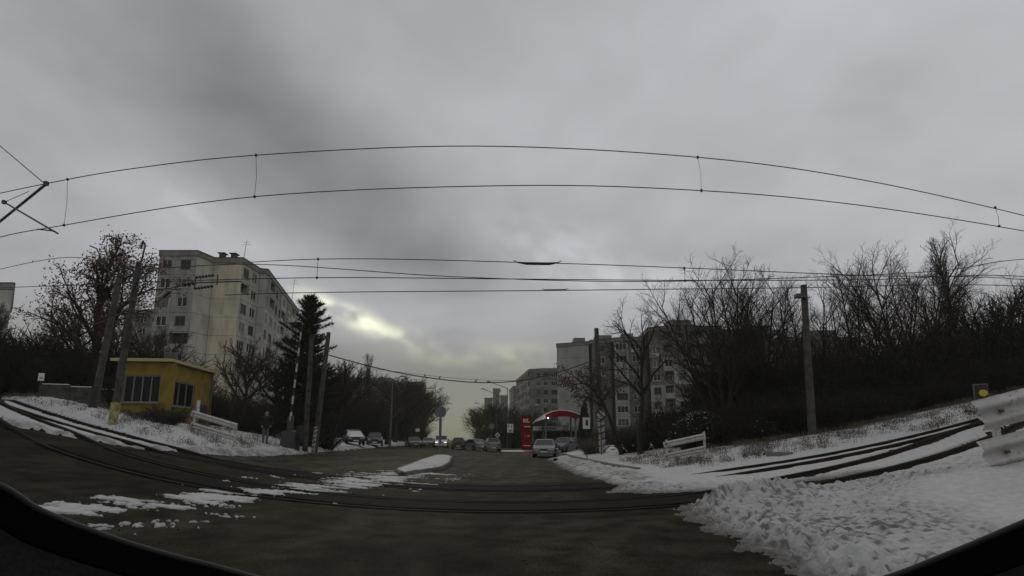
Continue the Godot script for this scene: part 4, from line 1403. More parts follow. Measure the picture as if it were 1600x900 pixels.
func make_posts() -> void:
	var t := concrete_pole("leaning concrete catenary pole with pale painted foot beside the yellow house", Vector3(-15.5, gy(-15.5, -20), -20), Vector3(-15.2, 8.5, -20), 0.145, 0.105)
	var d := Vector3(0.3, 8.5 - t.position.y, 0).normalized()
	var pf := MB.new()
	pf.tube([Vector3(0, -0.2, 0), d * 0.95], [0.16, 0.155], 12)
	part("painted_foot", pf.mesh(), M.yellow_paint, t)
	var bk := MB.new()
	bk.tube([Vector3(0.25, 5.2, 0.16), Vector3(0.55, 6.7, 0.2), Vector3(0.62, 7.3, 0.2), Vector3(0.50, 7.5, 0.2)], [0.035], 6)
	part("bracket", bk.mesh(), M.steel, t)
	var cl := MB.new()
	for y in [4.6, 5.0, 5.5, 6.0]: cl.tube([d * y, d * (y + 0.12)], [0.16], 10)
	part("clamp", cl.mesh(), M.steel, t)
	for q in [[5.9, Vector3(-0.75, 6.2, 0.2)], [4.7, Vector3(-0.9, 4.0, 0.3)], [4.4, Vector3(1.0, 3.3, 0.4)]]:
		part("stay", rod_mesh(d * q[0], q[1], 0.022, 5), M.steel, t)
	part("insulator", insulator_mesh(Vector3(-0.75, 6.2, 0.2), Vector3(-1.1, 6.35, 0.2), 0.07), M.porcelain, t)
	part("insulator", insulator_mesh(Vector3(0.50, 7.45, 0.2), Vector3(0.46, 7.15, 0.2), 0.08), M.porcelain, t)
	var t2 := concrete_pole("plain concrete pole with dark foot behind the track, left of the yellow house", Vector3(-18.8, gy(-18.8, -23), -23), Vector3(-18.3, 8.9, -23), 0.16, 0.12)
	part("dark_foot", rod_mesh(Vector3(0, -0.1, 0), Vector3(0.08, 1.1, 0), 0.18, 12), M.pole_dark, t2)
	var st := MB.new()
	st.tube([Vector3(0.4, 5.6, 0), Vector3(-0.5, 7.5, 0.3)], [0.03], 6)
	st.tube([Vector3(-0.5, 7.5, 0.3), Vector3(-0.75, 7.6, 0.4)], [0.03], 6)
	part("bracket", st.mesh(), M.steel, t2)
	concrete_pole("plain concrete pole left of the striped pole at the raised barrier", Vector3(-11.95, gy(-11.95, -30), -30), Vector3(-11.95, 7.5, -30), 0.16, 0.12)
	var t3 := concrete_pole("concrete pole with black and white striped foot beside the raised barrier", Vector3(-11.6, gy(-11.6, -30.5), -30.5), Vector3(-11.15, 7.8, -30.5), 0.17, 0.12)
	stripes(t3, 1.55, 0.165, 6, Vector3(0.06, 0, 0))
	var t4 := concrete_pole("tall concrete pole with striped foot beside the round sign right of the road", Vector3(6.62, gy(6.62, -38), -38), Vector3(6.4, 9.7, -38), 0.24, 0.17)
	stripes(t4, 2.7, 0.235, 6, Vector3(-0.024, 0, 0))
	part("light_box", boxm(Vector3(-0.1, 5.4, 0.25), Vector3(0.2, 0.3, 0.2)), M.steel, t4)
	var t5 := concrete_pole("lone concrete catenary pole rising from the thicket on the right", Vector3(12.75, gy(12.75, -22), -22), Vector3(12.98, 8.15, -22), 0.17, 0.13)
	part("bracket", boxm(Vector3(0.0, 6.2, 0.1), Vector3(0.5, 0.18, 0.2), 0.03), M.steel, t5)
	# level crossing barrier with its arm raised
	var by := gy(-12.45, -29)
	var b := thing("level_crossing_barrier", Vector3(-12.45, by, -29), 0, "raised black and white level crossing barrier arm on its dark housing", "barrier")
	var hs := MB.new()
	hs.prism([Vector2(-0.42, -0.2), Vector2(0.36, -0.2), Vector2(0.40, 1.05), Vector2(0.1, 1.18), Vector2(-0.36, 1.1)], Vector3.ZERO, Basis(), -0.3, 0.3)
	part("housing", hs.mesh(), M.steel, b)
	var hp := MB.new()
	hp.bevel(Vector3(0.0, 1.5, 0), Vector3(0.3, 0.3, 0.9), 0.06, Basis(Vector3(1, 0, 0), -PI / 2))
	part("pivot", hp.mesh(), M.steel, b)
	var a0 := Vector3(0.02, 1.7, 0.1)
	var a1 := Vector3(0.32, 7.2, 0.1)
	for i in 12:
		var p := a0.lerp(a1, i / 12.0)
		var q := a0.lerp(a1, (i + 1) / 12.0)
		part("arm_stripe", rod_mesh(p, q, lerpf(0.062, 0.04, i / 12.0), 8), M.white_paint if i % 2 == 0 else M.black_paint, b)
	part("counterweight", boxm(Vector3(0.5, 0.95, -0.1), Vector3(0.26, 0.9, 0.2), 0.05), M.black_paint, b)
	part("leg", rod_mesh(Vector3(0.5, -0.2, -0.1), Vector3(0.5, 0.6, -0.1), 0.06), M.black_paint, b)
	# median sign
	var ms := plate_sign("road_sign", "round grey road sign on a thin post at the far end of the snowy island", Vector3(-5.2, gy(-5.2, -37.5) + 0.15, -37.5), 3.55, 0, 0.045, M.sign_back)
	part("plate", disc_mesh(0.42, 0.025), M.sign_back, ms, Transform3D(Basis(), Vector3(0, 3.15, 0.06)))
	part("clamp", boxm(Vector3(0, 3.15, -0.06), Vector3(0.2, 0.6, 0.05)), M.steel_grey, ms)
	part("post_sleeve", rod_mesh(Vector3(0, 1.0, 0), Vector3(0, 2.7, 0), 0.10), M.sign_back, ms)
	# no-waiting end sign
	var rs := plate_sign("road_sign", "round white sign with dark rim and diagonal bar before the striped pole", Vector3(6.2, gy(6.2, -36), -36), 3.4, 0, 0.035, M.steel)
	part("plate", disc_mesh(0.36, 0.02), M.sign_white, rs, Transform3D(Basis(), Vector3(0, 2.95, 0.05)))
	var rim := MB.new()
	rim.lathe([Vector2(0.30, -0.012), Vector2(0.37, -0.012), Vector2(0.37, 0.012), Vector2(0.30, 0.012)], Vector3.ZERO, Basis(Vector3(1, 0, 0), PI / 2), 28)
	part("rim", rim.mesh(), M.black_paint, rs, Transform3D(Basis(), Vector3(0, 2.95, 0.062)))
	part("bar", boxm(Vector3.ZERO, Vector3(0.62, 0.09, 0.02)), M.black_paint, rs, Transform3D(Basis(Vector3(0, 0, 1), -PI / 4), Vector3(0, 2.95, 0.064)))
	var inf := plate_sign("road_sign", "white rectangular sign with dark figure on a black post by the kerb", Vector3(4.75, gy(4.75, -33), -33), 2.8, 0, 0.035, M.black_paint)
	part("plate", boxm(Vector3(0, 2.35, 0.05), Vector3(0.46, 0.72, 0.02)), M.sign_white, inf)
	var pic := MB.new()
	pic.prism([Vector2(-0.10, 2.28), Vector2(0.04, 2.16), Vector2(0.10, 2.2), Vector2(0.12, 2.5), Vector2(0.02, 2.58), Vector2(-0.08, 2.5), Vector2(-0.02, 2.4)], Vector3.ZERO, Basis(), 0.061, 0.066)
	part("pictogram", pic.mesh(), M.black_paint, inf)
	# small plate by the track on the left
	var sp := plate_sign("trackside_sign", "small pale plate on a dark post beside the track at far left", Vector3(-22.2, gy(-22.2, -24), -24), 1.25, 0.5, 0.03, M.black_paint)
	part("plate", boxm(Vector3(0, 1.1, 0.04), Vector3(0.22, 0.36, 0.02)), M.sign_white, sp)
	part("plate_mark", boxm(Vector3(0, 1.05, 0.053), Vector3(0.12, 0.06, 0.004)), M.sign_back, sp)
	var ys := plate_sign("trackside_sign", "small framed sign with yellow disc beside the rails behind the near right barrier", Vector3(13.95, gy(13.95, -15.2), -15.2), 1.05, -0.5, 0.03, M.rust)
	part("frame", boxm(Vector3(0.0, 1.05, 0.0), Vector3(0.34, 0.46, 0.05), 0.02), M.steel_grey, ys)
	part("face", boxm(Vector3(0.0, 1.05, 0.03), Vector3(0.28, 0.38, 0.02)), M.black_paint, ys)
	part("disc", disc_mesh(0.10, 0.015), M.sign_yellow, ys, Transform3D(Basis(), Vector3(0.04, 1.0, 0.05)))
	# barriers
	guardrail("white two-rail crash barrier on the snowy bank before the yellow house", Vector3(-13.85, gy(-13.85, -22.3) + 0.05, -22.3), Vector3(-11.85, gy(-11.85, -22.2) + 0.24, -22.2), [0.03, 0.97], [0.28, 0.78], 0.9, 0.26)
	guardrail("white two-rail crash barrier in the weeds at the right roadside", Vector3(6.6, gy(6.6, -22.5) + 0.05, -22.5), Vector3(8.05, gy(8.05, -21.6) + 0.08, -21.6), [0.05, 0.97], [0.24, 0.75], 0.95, 0.26)
	guardrail("weathered white crash barrier close by at the right edge", Vector3(7.72, 0.85, -8.55), Vector3(12.0, 2.0, -8.1), [0.075, 0.5, 0.95], [0.27, 0.93], 0.98, 0.50, false)

func lamp_post(label: String, x: float, z: float, h: float, arm: float) -> void:
	var t := thing("street_lamp", Vector3(x, gy(x, z), z), 0, label, "street lamp", "street lamps along the right of the road")
	var mb := MB.new()
	mb.tube([Vector3(0, -0.3, 0), Vector3(0, 1.2, 0), Vector3(0, 1.3, 0), Vector3(0, h, 0)], [0.11, 0.11, 0.075, 0.055], 8)
	part("pole", mb.mesh(), M.steel, t)
	part("arm", rod_mesh(Vector3(0, h - 0.05, 0), Vector3(-arm, h + 0.8, 0), 0.045, 6), M.steel, t)
	var hd := MB.new()
	hd.prism([Vector2(0.05, -0.05), Vector2(-0.75, 0.12), Vector2(-0.78, 0.2), Vector2(-0.5, 0.24), Vector2(0.05, 0.08)], Vector3(-arm, h + 0.8, 0), Basis(), -0.14, 0.14)
	part("lamp_head", hd.mesh(), M.steel_grey, t)

func make_wires() -> void:
	# overhead line of the nearer track
	var V := func(a: Array) -> Array:
		var o := []
		for q in a: o.append(Vector3(q[0], q[1], q[2]))
		return o
	var t := thing("overhead_line", Vector3.ZERO, 0, "nearer overhead line of two wires arching high across the picture", "overhead line")
	part("messenger_wire", wire_mesh(V.call([[-15.9, 8.35, -14.1], [-12.69, 8.29, -13.03], [-9.9, 8.29, -12.28], [-6.25, 8.26, -11.57], [-0.9, 8.22, -11.11], [4.44, 8.07, -11.34], [8.87, 7.86, -12.04], [14.39, 7.62, -13.58], [17.51, 7.55, -14.78], [26, 7.6, -19.2]]), 0.012), M.wire, t)
	part("contact_wire", wire_mesh(V.call([[-24, 6.85, -18.0], [-15.34, 6.9, -13.92], [-11.8, 6.98, -12.77], [-6.16, 7.18, -11.56], [0, 7.22, -11.1], [4.54, 7.22, -11.35], [8.78, 7.17, -12.03], [14.28, 7.15, -13.55], [17.4, 7.2, -14.73], [26, 7.3, -19.2]]), 0.012), M.wire, t)
	for q in [[-6.25, 8.26, -11.57, -6.2, 7.18, -11.57], [4.44, 8.07, -11.34, 4.48, 7.22, -11.34], [13.23, 7.68, -13.2, 13.28, 7.15, -13.22], [-11.91, 8.29, -12.8, -11.8, 6.98, -12.77]]:
		var mb := MB.new()
		var a := Vector3(q[0], q[1], q[2])
		var b := Vector3(q[3], q[4], q[5])
		mb.tube([a, a.lerp(b, 0.5) + Vector3(0.03, 0, 0), b], [0.005], 4)
		for e in [a, b]: mb.box(e, Vector3(0.04, 0.06, 0.04))
		part("dropper", mb.mesh(), M.wire, t)
	# cantilever at the top left on a mast just outside the picture
	var mx := -17.4
	var mz := -15.6
	var c := thing("catenary_mast", Vector3(mx, gy(mx, mz), mz), 0, "cantilever arm holding the nearer overhead line at the upper left edge", "mast")
	part("shaft", rod_mesh(Vector3(0, -0.4, 0), Vector3(0.1, 11.6 - gy(mx, mz), 0), 0.17, 10), M.pole, c)
	var o := -Vector3(mx, gy(mx, mz), mz)
	var J := Vector3(-14.35, 8.03, -13.6)
	part("bracket_tube", rod_mesh(Vector3(mx, 7.45, mz) + o, Vector3(-12.62, 8.30, -13.0) + o, 0.035), M.steel, c)
	part("tie_wire", rod_mesh(Vector3(mx + 0.1, 11.3, mz) + o, Vector3(-12.75, 8.30, -13.05) + o, 0.014, 5), M.wire, c)
	part("steady_arm", rod_mesh(J + o, Vector3(-12.0, 6.78, -12.84) + o, 0.024), M.steel, c)
	part("registration_arm", rod_mesh(Vector3(-12.75, 6.99, -13.05) + o, Vector3(-12.1, 6.85, -12.85) + o, 0.018), M.steel, c)
	part("stay_wire", rod_mesh(J + o, Vector3(-13.4, 8.2, -13.3) + o, 0.01, 4), M.wire, c)
	part("insulator", insulator_mesh(Vector3(-16.6, 7.6, -15.08) + o, Vector3(-16.1, 7.7, -14.75) + o, 0.1), M.porcelain, c)
	var cm := MB.new()
	cm.box(Vector3(-12.68, 8.29, -13.02) + o, Vector3(0.09, 0.11, 0.08))
	cm.box(J + o, Vector3(0.08, 0.10, 0.08))
	part("clamp", cm.mesh(), M.steel, c)
	# overhead line of the farther track
	var f := thing("overhead_line", Vector3.ZERO, 0, "farther overhead line of three level wires with a black section insulator", "overhead line")
	part("messenger_wire", wire_mesh(V.call([[-23.8, 9.2, -22.8], [-17.4, 8.5, -19.3], [-14.9, 8.25, -19.9], [-6.22, 7.12, -15.72], [0.79, 6.81, -15.2], [5.51, 6.71, -15.4], [11.47, 6.69, -16.06], [17.95, 6.94, -17.29], [28, 7.2, -21]]), 0.014), M.wire, f)
	part("contact_wire", wire_mesh(V.call([[-24, 8.3, -22.8], [-17.12, 7.33, -19.2], [-12.59, 6.88, -17.34], [-6.18, 6.5, -15.72], [0, 6.29, -15.2], [5.49, 6.31, -15.4], [11.45, 6.54, -16.05], [17.97, 7.06, -17.3], [28, 7.4, -21]]), 0.015), M.wire, f)
	part("feeder_wire", wire_mesh(V.call([[-9.5, 6.13, -16.42], [-6.08, 6.01, -15.7], [1.34, 5.93, -15.21], [8.09, 6.13, -15.63], [17.9, 6.7, -17.28], [28, 7.0, -21]]), 0.014), M.wire, f)
	part("crossover_wire", wire_mesh(V.call([[-14.9, 8.2, -19.9], [-8.42, 7.1, -16.16], [-1.98, 6.39, -15.25], [3.97, 6.24, -15.3], [10.32, 6.6, -15.89], [14.69, 7.05, -16.6], [18.1, 7.7, -17.33], [28, 9.2, -21]]), 0.014), M.wire, f)
	for q in [[-6.22, 7.12, -15.72, 6.5], [5.4, 6.71, -15.4, 6.3]]:
		var mb := MB.new()
		mb.tube([Vector3(q[0], q[1], q[2]), Vector3(q[0], q[3], q[2])], [0.007], 4)
		for y in [q[1], q[3]]: mb.box(Vector3(q[0], y, q[2]), Vector3(0.05, 0.07, 0.05))
		part("dropper", mb.mesh(), M.wire, f)
	var si := MB.new()
	si.tube([Vector3(0.15, 6.83, -15.2), Vector3(0.45, 6.79, -15.2), Vector3(1.15, 6.78, -15.2), Vector3(1.45, 6.82, -15.2)], [0.02, 0.05, 0.05, 0.02], 6)
	si.tube([Vector3(0.05, 6.89, -15.2), Vector3(0.2, 6.8, -15.2)], [0.014], 5)
	si.tube([Vector3(1.4, 6.8, -15.2), Vector3(1.53, 6.88, -15.2)], [0.014], 5)
	part("section_insulator", si.mesh(), M.porcelain, f)
	var s2 := MB.new()
	s2.tube([Vector3(1.0, 5.94, -15.2), Vector3(1.65, 5.95, -15.2)], [0.025], 6)
	for e in [[0.93, 5.98, 1.02, 5.94], [1.72, 5.99, 1.63, 5.94]]: s2.tube([Vector3(e[0], e[1], -15.2), Vector3(e[2], e[3], -15.2)], [0.012], 4)
	part("section_insulator", s2.mesh(), M.porcelain, f)
	# anchor of the farther line before the apartment block
	var an := thing("wire_anchor", Vector3.ZERO, 0, "pair of dark insulators and yoke on the wires before the apartment block", "insulator")
	var yk := MB.new()
	yk.tube([Vector3(-10.75, 6.86, -16.75), Vector3(-10.75, 6.42, -16.75)], [0.025], 6)
	yk.tube([Vector3(-9.85, 6.86, -16.5), Vector3(-9.85, 6.5, -16.5)], [0.022], 6)
	part("yoke", yk.mesh(), M.steel, an)
	part("insulator", insulator_mesh(Vector3(-10.75, 6.84, -16.75), Vector3(-10.0, 6.86, -16.55), 0.055, 6), M.porcelain, an)
	part("insulator", insulator_mesh(Vector3(-10.75, 6.45, -16.75), Vector3(-10.0, 6.48, -16.55), 0.055, 6), M.porcelain, an)
	part("insulator", insulator_mesh(Vector3(-11.2, 6.62, -16.85), Vector3(-10.75, 6.66, -16.75), 0.075, 3), M.porcelain, an)
	part("tension_rod", rod_mesh(Vector3(-10.75, 6.66, -16.75), Vector3(-8.95, 6.56, -16.3), 0.025, 6), M.steel, an)
	part("pull_wire", wire_mesh([Vector3(-15.3, 6.55, -20), Vector3(-13.0, 6.2, -18.0), Vector3(-11.8, 6.45, -17.1), Vector3(-11.2, 6.62, -16.85)], 0.011), M.wire, an)
	part("pull_wire", wire_mesh([Vector3(-11.2, 6.62, -16.85), Vector3(-11.6, 6.9, -17.1), Vector3(-15.3, 7.5, -20)], 0.011), M.wire, an)
	part("insulator", insulator_mesh(Vector3(-12.3, 6.38, -17.5), Vector3(-11.8, 6.45, -17.1), 0.07, 3), M.porcelain, an)
	# cables over the road
	var cb := thing("overhead_cable", Vector3.ZERO, 0, "dark cable sagging across the road between the two striped poles", "cable")
	part("cable", wire_mesh([Vector3(-11.25, 6.5, -30.5), Vector3(-8.6, 5.86, -31.6), Vector3(-6.0, 5.44, -32.8), Vector3(-2.6, 5.22, -34.3), Vector3(0.4, 5.45, -35.5), Vector3(3.3, 6.2, -36.7), Vector3(6.45, 7.4, -38)], 0.035), M.wire, cb)
	var c2 := thing("overhead_cable", Vector3.ZERO, 0, "thin pale cable high across the road beyond the sagging cable", "cable")
	part("cable", wire_mesh([Vector3(-15.0, 9.0, -55), Vector3(-11, 8.6, -56), Vector3(-5.7, 8.15, -57), Vector3(0, 8.1, -58.5), Vector3(3.4, 8.4, -60), Vector3(10.0, 9.6, -66)], 0.022), M.steel_grey, c2)
	var i := 0
	for q in [[-5.64, 5.39, -32.95, "small bird perched on the sagging cable, first from the left"], [-4.75, 5.31, -33.35, "small bird perched on the sagging cable, second from the left"], [-2.45, 5.22, -34.35, "small bird perched on the sagging cable right of its lowest point"]]:
		var bd := thing("bird", Vector3(q[0], q[1] + 0.035, q[2]), 0.6 * i, q[3], "bird", "birds on the cable")
		bd.scale = Vector3.ONE * 0.85
		var mb := MB.new()
		mb.tube([Vector3(0, 0.0, -0.12), Vector3(0, 0.03, -0.02), Vector3(0, 0.07, 0.02), Vector3(0, 0.13, 0.06), Vector3(0, 0.17, 0.09), Vector3(0, 0.18, 0.12), Vector3(0, 0.175, 0.17)], [0.012, 0.03, 0.05, 0.048, 0.034, 0.026, 0.004], 8)
		for s in [-0.015, 0.015]: mb.tube([Vector3(s, -0.02, 0.03), Vector3(s, 0.06, 0.03)], [0.006], 4)
		part("body", mb.mesh(), M.black_paint, bd)
		i += 1

func hmesh(tm: Dictionary) -> float:
	return maxf(tm.crown.get_aabb().end.y, 0.1)
func tree_at(called: String, tm: Dictionary, x: float, z: float, h: float, turn: float, label: String, group := "", wood: Material = null, twig: Material = null, wide := 1.0) -> Node3D:
	var s := h / hmesh(tm)
	return place_tree(called, tm, x, z, Vector3(s * wide, s, s * wide), turn, label, group, wood, twig)

func fir_meshes() -> Dictionary:
	var r := RandomNumberGenerator.new()
	r.seed = 77
	var wood := MB.new()
	wood.tube([Vector3(0, -0.3, 0), Vector3(0.05, 5, 0), Vector3(0.15, 10.2, 0)], [0.2, 0.11, 0.02], 8)
	var br := MB.new()
	var y := 0.7
	while y < 10.2:
		var f := 1.0 - y / 10.4
		var ln := (0.25 + 2.75 * pow(f, 0.62)) * r.randf_range(0.8, 1.15)
		var k := 6
		for i in k:
			var a := TAU * (i + r.randf() * 0.8) / k + y
			var l := ln * r.randf_range(0.45, 1.2)
			var d := Vector3(cos(a), 0.18 - 0.35 * f + 0.5 * (1.0 - f) * 0.6, sin(a)).normalized()
			var p := Vector3(0.1 * y / 10, y, 0)
			var pts := [p]
			for s in 4:
				d = (d + Vector3(0, 0.09, 0) + Vector3(r.randfn(), r.randfn(), r.randfn()) * 0.06).normalized()
				p += d * l / 4
				pts.append(p)
			wood.tube(pts, [0.03, 0.022, 0.016, 0.011, 0.006], 3, false)
			var n := int(l / 0.085) + 3
			for s in n:
				var q := (0.15 + 0.85 * float(s) / n) * 4.0
				var e := mini(int(q), 3)
				var b: Vector3 = pts[e].lerp(pts[e + 1], q - e)
				var ax: Vector3 = (pts[e + 1] - pts[e]).normalized()
				for m in 8:
					var o := (Vector3(r.randfn(), r.randfn() * 0.7 + 0.25, r.randfn())).normalized()
					var tip := b + (ax * 0.9 + o * 0.9).normalized() * r.randf_range(0.18, 0.42)
					var sd := (tip - b).cross(Vector3(r.randfn(), r.randfn(), r.randfn())).normalized() * 0.028
					br.tri(b - sd, tip, b + sd)
		y += r.randf_range(0.15, 0.27)
	return {"trunk": wood.mesh(), "crown": br.mesh()}
func thuja_mesh() -> ArrayMesh:
	var r := RandomNumberGenerator.new()
	r.seed = 9
	var mb := MB.new()
	for i in 1500:
		var y := r.randf()
		var rad := 0.62 * pow(1.0 - y, 0.6) * (0.75 + 0.25 * r.randf()) * (0.55 + 0.45 * sm(0.0, 0.2, y))
		var a := r.randf() * TAU
		var p := Vector3(cos(a) * rad, y * 3.4, sin(a) * rad)
		var d := Vector3(cos(a) * 0.25, 1, sin(a) * 0.25) * r.randf_range(0.18, 0.4)
		var s := d.cross(Vector3(r.randfn(), 0.2, r.randfn())).normalized() * 0.06
		mb.tri(p - s, p + d, p + s)
	return mb.mesh()

func make_trees() -> void:
	var FAN := {"h": 8.0, "rad": 0.10, "stems": 6, "lean": 0.30, "levels": 4, "gn": [11, 7, 5, 3], "start": [0.30, 0.2, 0.15], "ang": [0.62, 0.6, 0.62], "ratio": [0.36, 0.45, 0.5, 0.5], "rise": 0.045, "crook": 0.06, "twig": 0.0055, "thin": 0.5}
	var SLIM := {"h": 9.0, "rad": 0.12, "levels": 4, "gn": [26, 7, 5, 3], "start": [0.22, 0.2, 0.15], "ang": [0.62, 0.58, 0.6], "ratio": [0.27, 0.45, 0.5, 0.5], "rise": 0.05, "crook": 0.06, "twig": 0.0055, "thin": 0.42}
	var POPLAR := {"h": 9.0, "rad": 0.14, "levels": 4, "gn": [44, 7, 5, 3], "start": [0.12, 0.2, 0.15], "ang": [0.42, 0.45, 0.5], "ratio": [0.21, 0.45, 0.5, 0.5], "rise": 0.07, "crook": 0.05, "twig": 0.0065, "thin": 0.4}
	var SPREAD := {"h": 5.2, "rad": 0.22, "levels": 4, "gn": [9, 6, 5, 4], "start": [0.45, 0.25, 0.2], "ang": [0.85, 0.75, 0.75], "ratio": [0.62, 0.5, 0.5, 0.5], "rise": 0.03, "crook": 0.17, "twig": 0.007, "thin": 0.52}
	var ROUND := {"h": 4.6, "rad": 0.17, "levels": 4, "gn": [12, 8, 6, 5], "start": [0.35, 0.2, 0.15], "ang": [0.7, 0.65, 0.7], "ratio": [0.62, 0.46, 0.46, 0.45], "rise": 0.06, "crook": 0.10, "twig": 0.010}
	var LEAN := {"h": 5.4, "rad": 0.17, "dir": Vector3(-0.35, 1, 0.0), "levels": 4, "gn": [7, 5, 4, 3], "start": [0.55, 0.3, 0.2], "ang": [0.75, 0.7, 0.8], "ratio": [0.5, 0.5, 0.5, 0.5], "rise": -0.03, "crook": 0.15, "twig": 0.008}
	var fan := [tree_meshes(FAN, 101), tree_meshes(FAN, 102), tree_meshes(FAN, 103)]
	var slim := [tree_meshes(SLIM, 201), tree_meshes(SLIM, 202), tree_meshes(SLIM, 203)]
	var rnd := [tree_meshes(ROUND, 301), tree_meshes(ROUND, 302), tree_meshes(ROUND, 303)]
	var poplar := tree_meshes(POPLAR, 401)
	var spread := tree_meshes(SPREAD, 501)
	var spread2 := tree_meshes(SPREAD, 507)
	var g := "bare trees along the right thicket"
	tree_at("bare_tree", fan[0], 11.2, -27, 10.2, 0.3, "bare fan-shaped tree at the left end of the right thicket", g)
	tree_at("bare_tree", fan[1], 13.4, -28, 10.0, 2.0, "second bare fan-shaped tree from the left in the right thicket", g)
	tree_at("bare_tree", slim[0], 15.1, -28.5, 9.8, 1.0, "slender bare tree just left of the lone catenary pole", g)
	tree_at("bare_tree", fan[1], 17.2, -29.0, 8.9, 4.0, "bushy bare tree right behind the lone catenary pole", g)
	tree_at("bare_tree", slim[2], 18.9, -28, 9.0, 0.5, "first slender bare tree right of the lone catenary pole", g)
	tree_at("bare_tree", slim[0], 20.0, -29.5, 9.3, 2.6, "second slender bare tree right of the lone catenary pole", g)
	tree_at("bare_tree", fan[2], 21.8, -28.0, 10.4, 1.2, "big reddish bare tree in the middle of the right thicket", g, M.bark, M.twig_red)
	tree_at("bare_tree", slim[1], 24.8, -29, 9.2, 3.3, "bare tree right of the big reddish tree", g)
	tree_at("bare_tree", poplar, 26.3, -29, 10.4, 0.0, "tallest narrow bare tree near the right edge", g)
	tree_at("bare_tree", fan[2], 12.4, -30.5, 9.6, 4.4, "bare fan-shaped tree standing back between the first two of the right thicket", g)
	tree_at("bare_tree", slim[2], 17.8, -31, 9.0, 2.2, "slender bare tree standing back behind the lone catenary pole", g)
	tree_at("bare_tree", fan[1], 23.6, -31, 9.8, 5.1, "bare tree standing back behind the big reddish tree", g)
	tree_at("bare_tree", slim[0], 27.4, -31, 9.6, 0.7, "slender bare tree right of the tallest narrow one", g)
	tree_at("bare_tree", fan[0], 28.2, -29.5, 7.9, 3.9, "low bare tree at the right edge of the thicket", g)
	tree_at("bare_tree", rnd[0], 31.0, -31, 8.0, 1.9, "dark bare tree cut by the right edge of the picture", g)
	# crooked tree and leaning tree right of the road
	tree_at("crooked_tree", spread, 7.4, -30, 9.6, 0.8, "crooked bare tree behind the right crash barrier", "", M.bark, M.twig, 0.72)
	var ln := tree_meshes(LEAN, 604)
	ln["leaves"] = leaves(ln.tips, 4, 0.16, 0.09, 5)
	ln["leafmat"] = M.leaf_brown
	tree_at("leaning_tree", ln, 7.0, -32.5, 6.0, 0.0, "leaning tree with drooping brown leaves by the striped pole on the right", "", M.bark, M.twig)
	# left side
	var lf := tree_meshes({"h": 6.0, "rad": 0.2, "levels": 4, "gn": [13, 6, 5, 3], "start": [0.25, 0.25, 0.2], "ang": [0.75, 0.7, 0.7], "ratio": [0.46, 0.5, 0.5, 0.5], "rise": 0.05, "crook": 0.12, "twig": 0.009}, 707)
	lf["leaves"] = leaves(lf.tips, 7, 0.19, 0.058, 6)
	lf["leafmat"] = M.leaf_brown
	tree_at("leafy_tree", lf, -24.4, -29.5, 10.6, 0.4, "tall tree with clinging brown leaves at the far left", "", M.bark, M.twig)
	tree_at("bare_tree", rnd[1], -22.5, -33, 6.4, 0.0, "pale twiggy tree behind the yellow house", "", M.bark_grey, M.twig_grey)
	tree_at("bare_tree", rnd[0], -28.5, -33, 7.6, 0.9, "dark bare tree left of the brown-leaved tree", "")
	tree_at("bare_tree", rnd[2], -31.5, -31, 6.4, 2.9, "dark bare tree cut by the left edge of the picture", "")
	tree_at("bare_tree", slim[2], -17.4, -31.5, 5.2, 0.0, "small thin bare tree at the right corner of the yellow house", "", M.bark_grey, M.twig)
	tree_at("bare_tree", rnd[2], -20.0, -38, 7.4, 1.0, "bare tree before the apartment block, right of the yellow house", "")
	tree_at("bare_tree", rnd[0], -17.6, -38, 6.8, 4.0, "dark bare tree just left of the fir", "")
	var fm := fir_meshes()
	place_tree("fir_tree", fm, -15.1, -37, Vector3(1.05, 1.03, 1.05), 0.4, "tall dark fir tree behind the raised barrier", "", M.bark, M.needle)
	tree_at("bare_tree", rnd[1], -14.4, -41, 7.0, 3.0, "bare tree right behind the fir", "")
	g = "street trees left of the road"
	tree_at("street_tree", poplar, -20.5, -76, 13.0, 1.0, "tall narrow poplar among the trees left of the road", g)
	tree_at("street_tree", spread2, -17.0, -70, 10.5, 0.0, "crooked street tree right of the poplar", g)
	var sl := [[-22.5, -62, 9.0, "dark bare street tree above the snow covered car"], [-19.5, -64, 9.5, "dark bare street tree behind the left lamp post"], [-25.5, -70, 11.0, "bare street tree left of the poplar"], [-19.0, -84, 11.5, "dark street tree between poplar and brownish block"], [-20.5, -98, 13.0, "dark street tree before the brownish block"], [-21.5, -112, 13.5, "street tree right of the brownish block"], [-23.8, -128, 14.0, "rounded street tree nearest the road gap on the left"], [-26.5, -150, 14.5, "tall street tree beyond the rounded one on the left"], [-23.0, -105, 13.0, "tall street tree behind the others before the brownish block"], [-27.0, -140, 15.0, "second tall street tree behind the rounded one on the left"], [-29.0, -178, 15.0, "farthest street tree at the left of the road gap"], [-17.6, -92, 9.0, "low street tree above the waiting grey car"]]
	for i in sl.size(): tree_at("street_tree", rnd[i % 3], sl[i][0], sl[i][1], sl[i][2], i * 1.3, sl[i][3], g, M.bark, M.twig, 1.3)
	g = "street trees right of the road"
	var sr := [[-1.0, -100, 7.5, "nearest street tree behind the lamp posts on the right"], [-3.6, -110, 8.0, "second street tree from the lamp posts on the right"], [-5.0, -124, 8.5, "third street tree from the lamp posts on the right"], [-7.4, -142, 9.0, "fourth street tree from the lamp posts on the right"], [-10.0, -165, 9.6, "fifth street tree on the right of the road gap"], [-13.2, -195, 10.5, "farthest street tree at the right of the road gap"], [2.0, -96, 6.5, "street tree above the red fuel sign"], [5.0, -94, 6.0, "street tree behind the red canopy"]]
	for i in sr.size(): tree_at("street_tree", rnd[(i + 1) % 3], sr[i][0], sr[i][1], sr[i][2] * 1.18, i * 2.1 + 0.5, sr[i][3], g, M.bark, M.twig, 1.2)
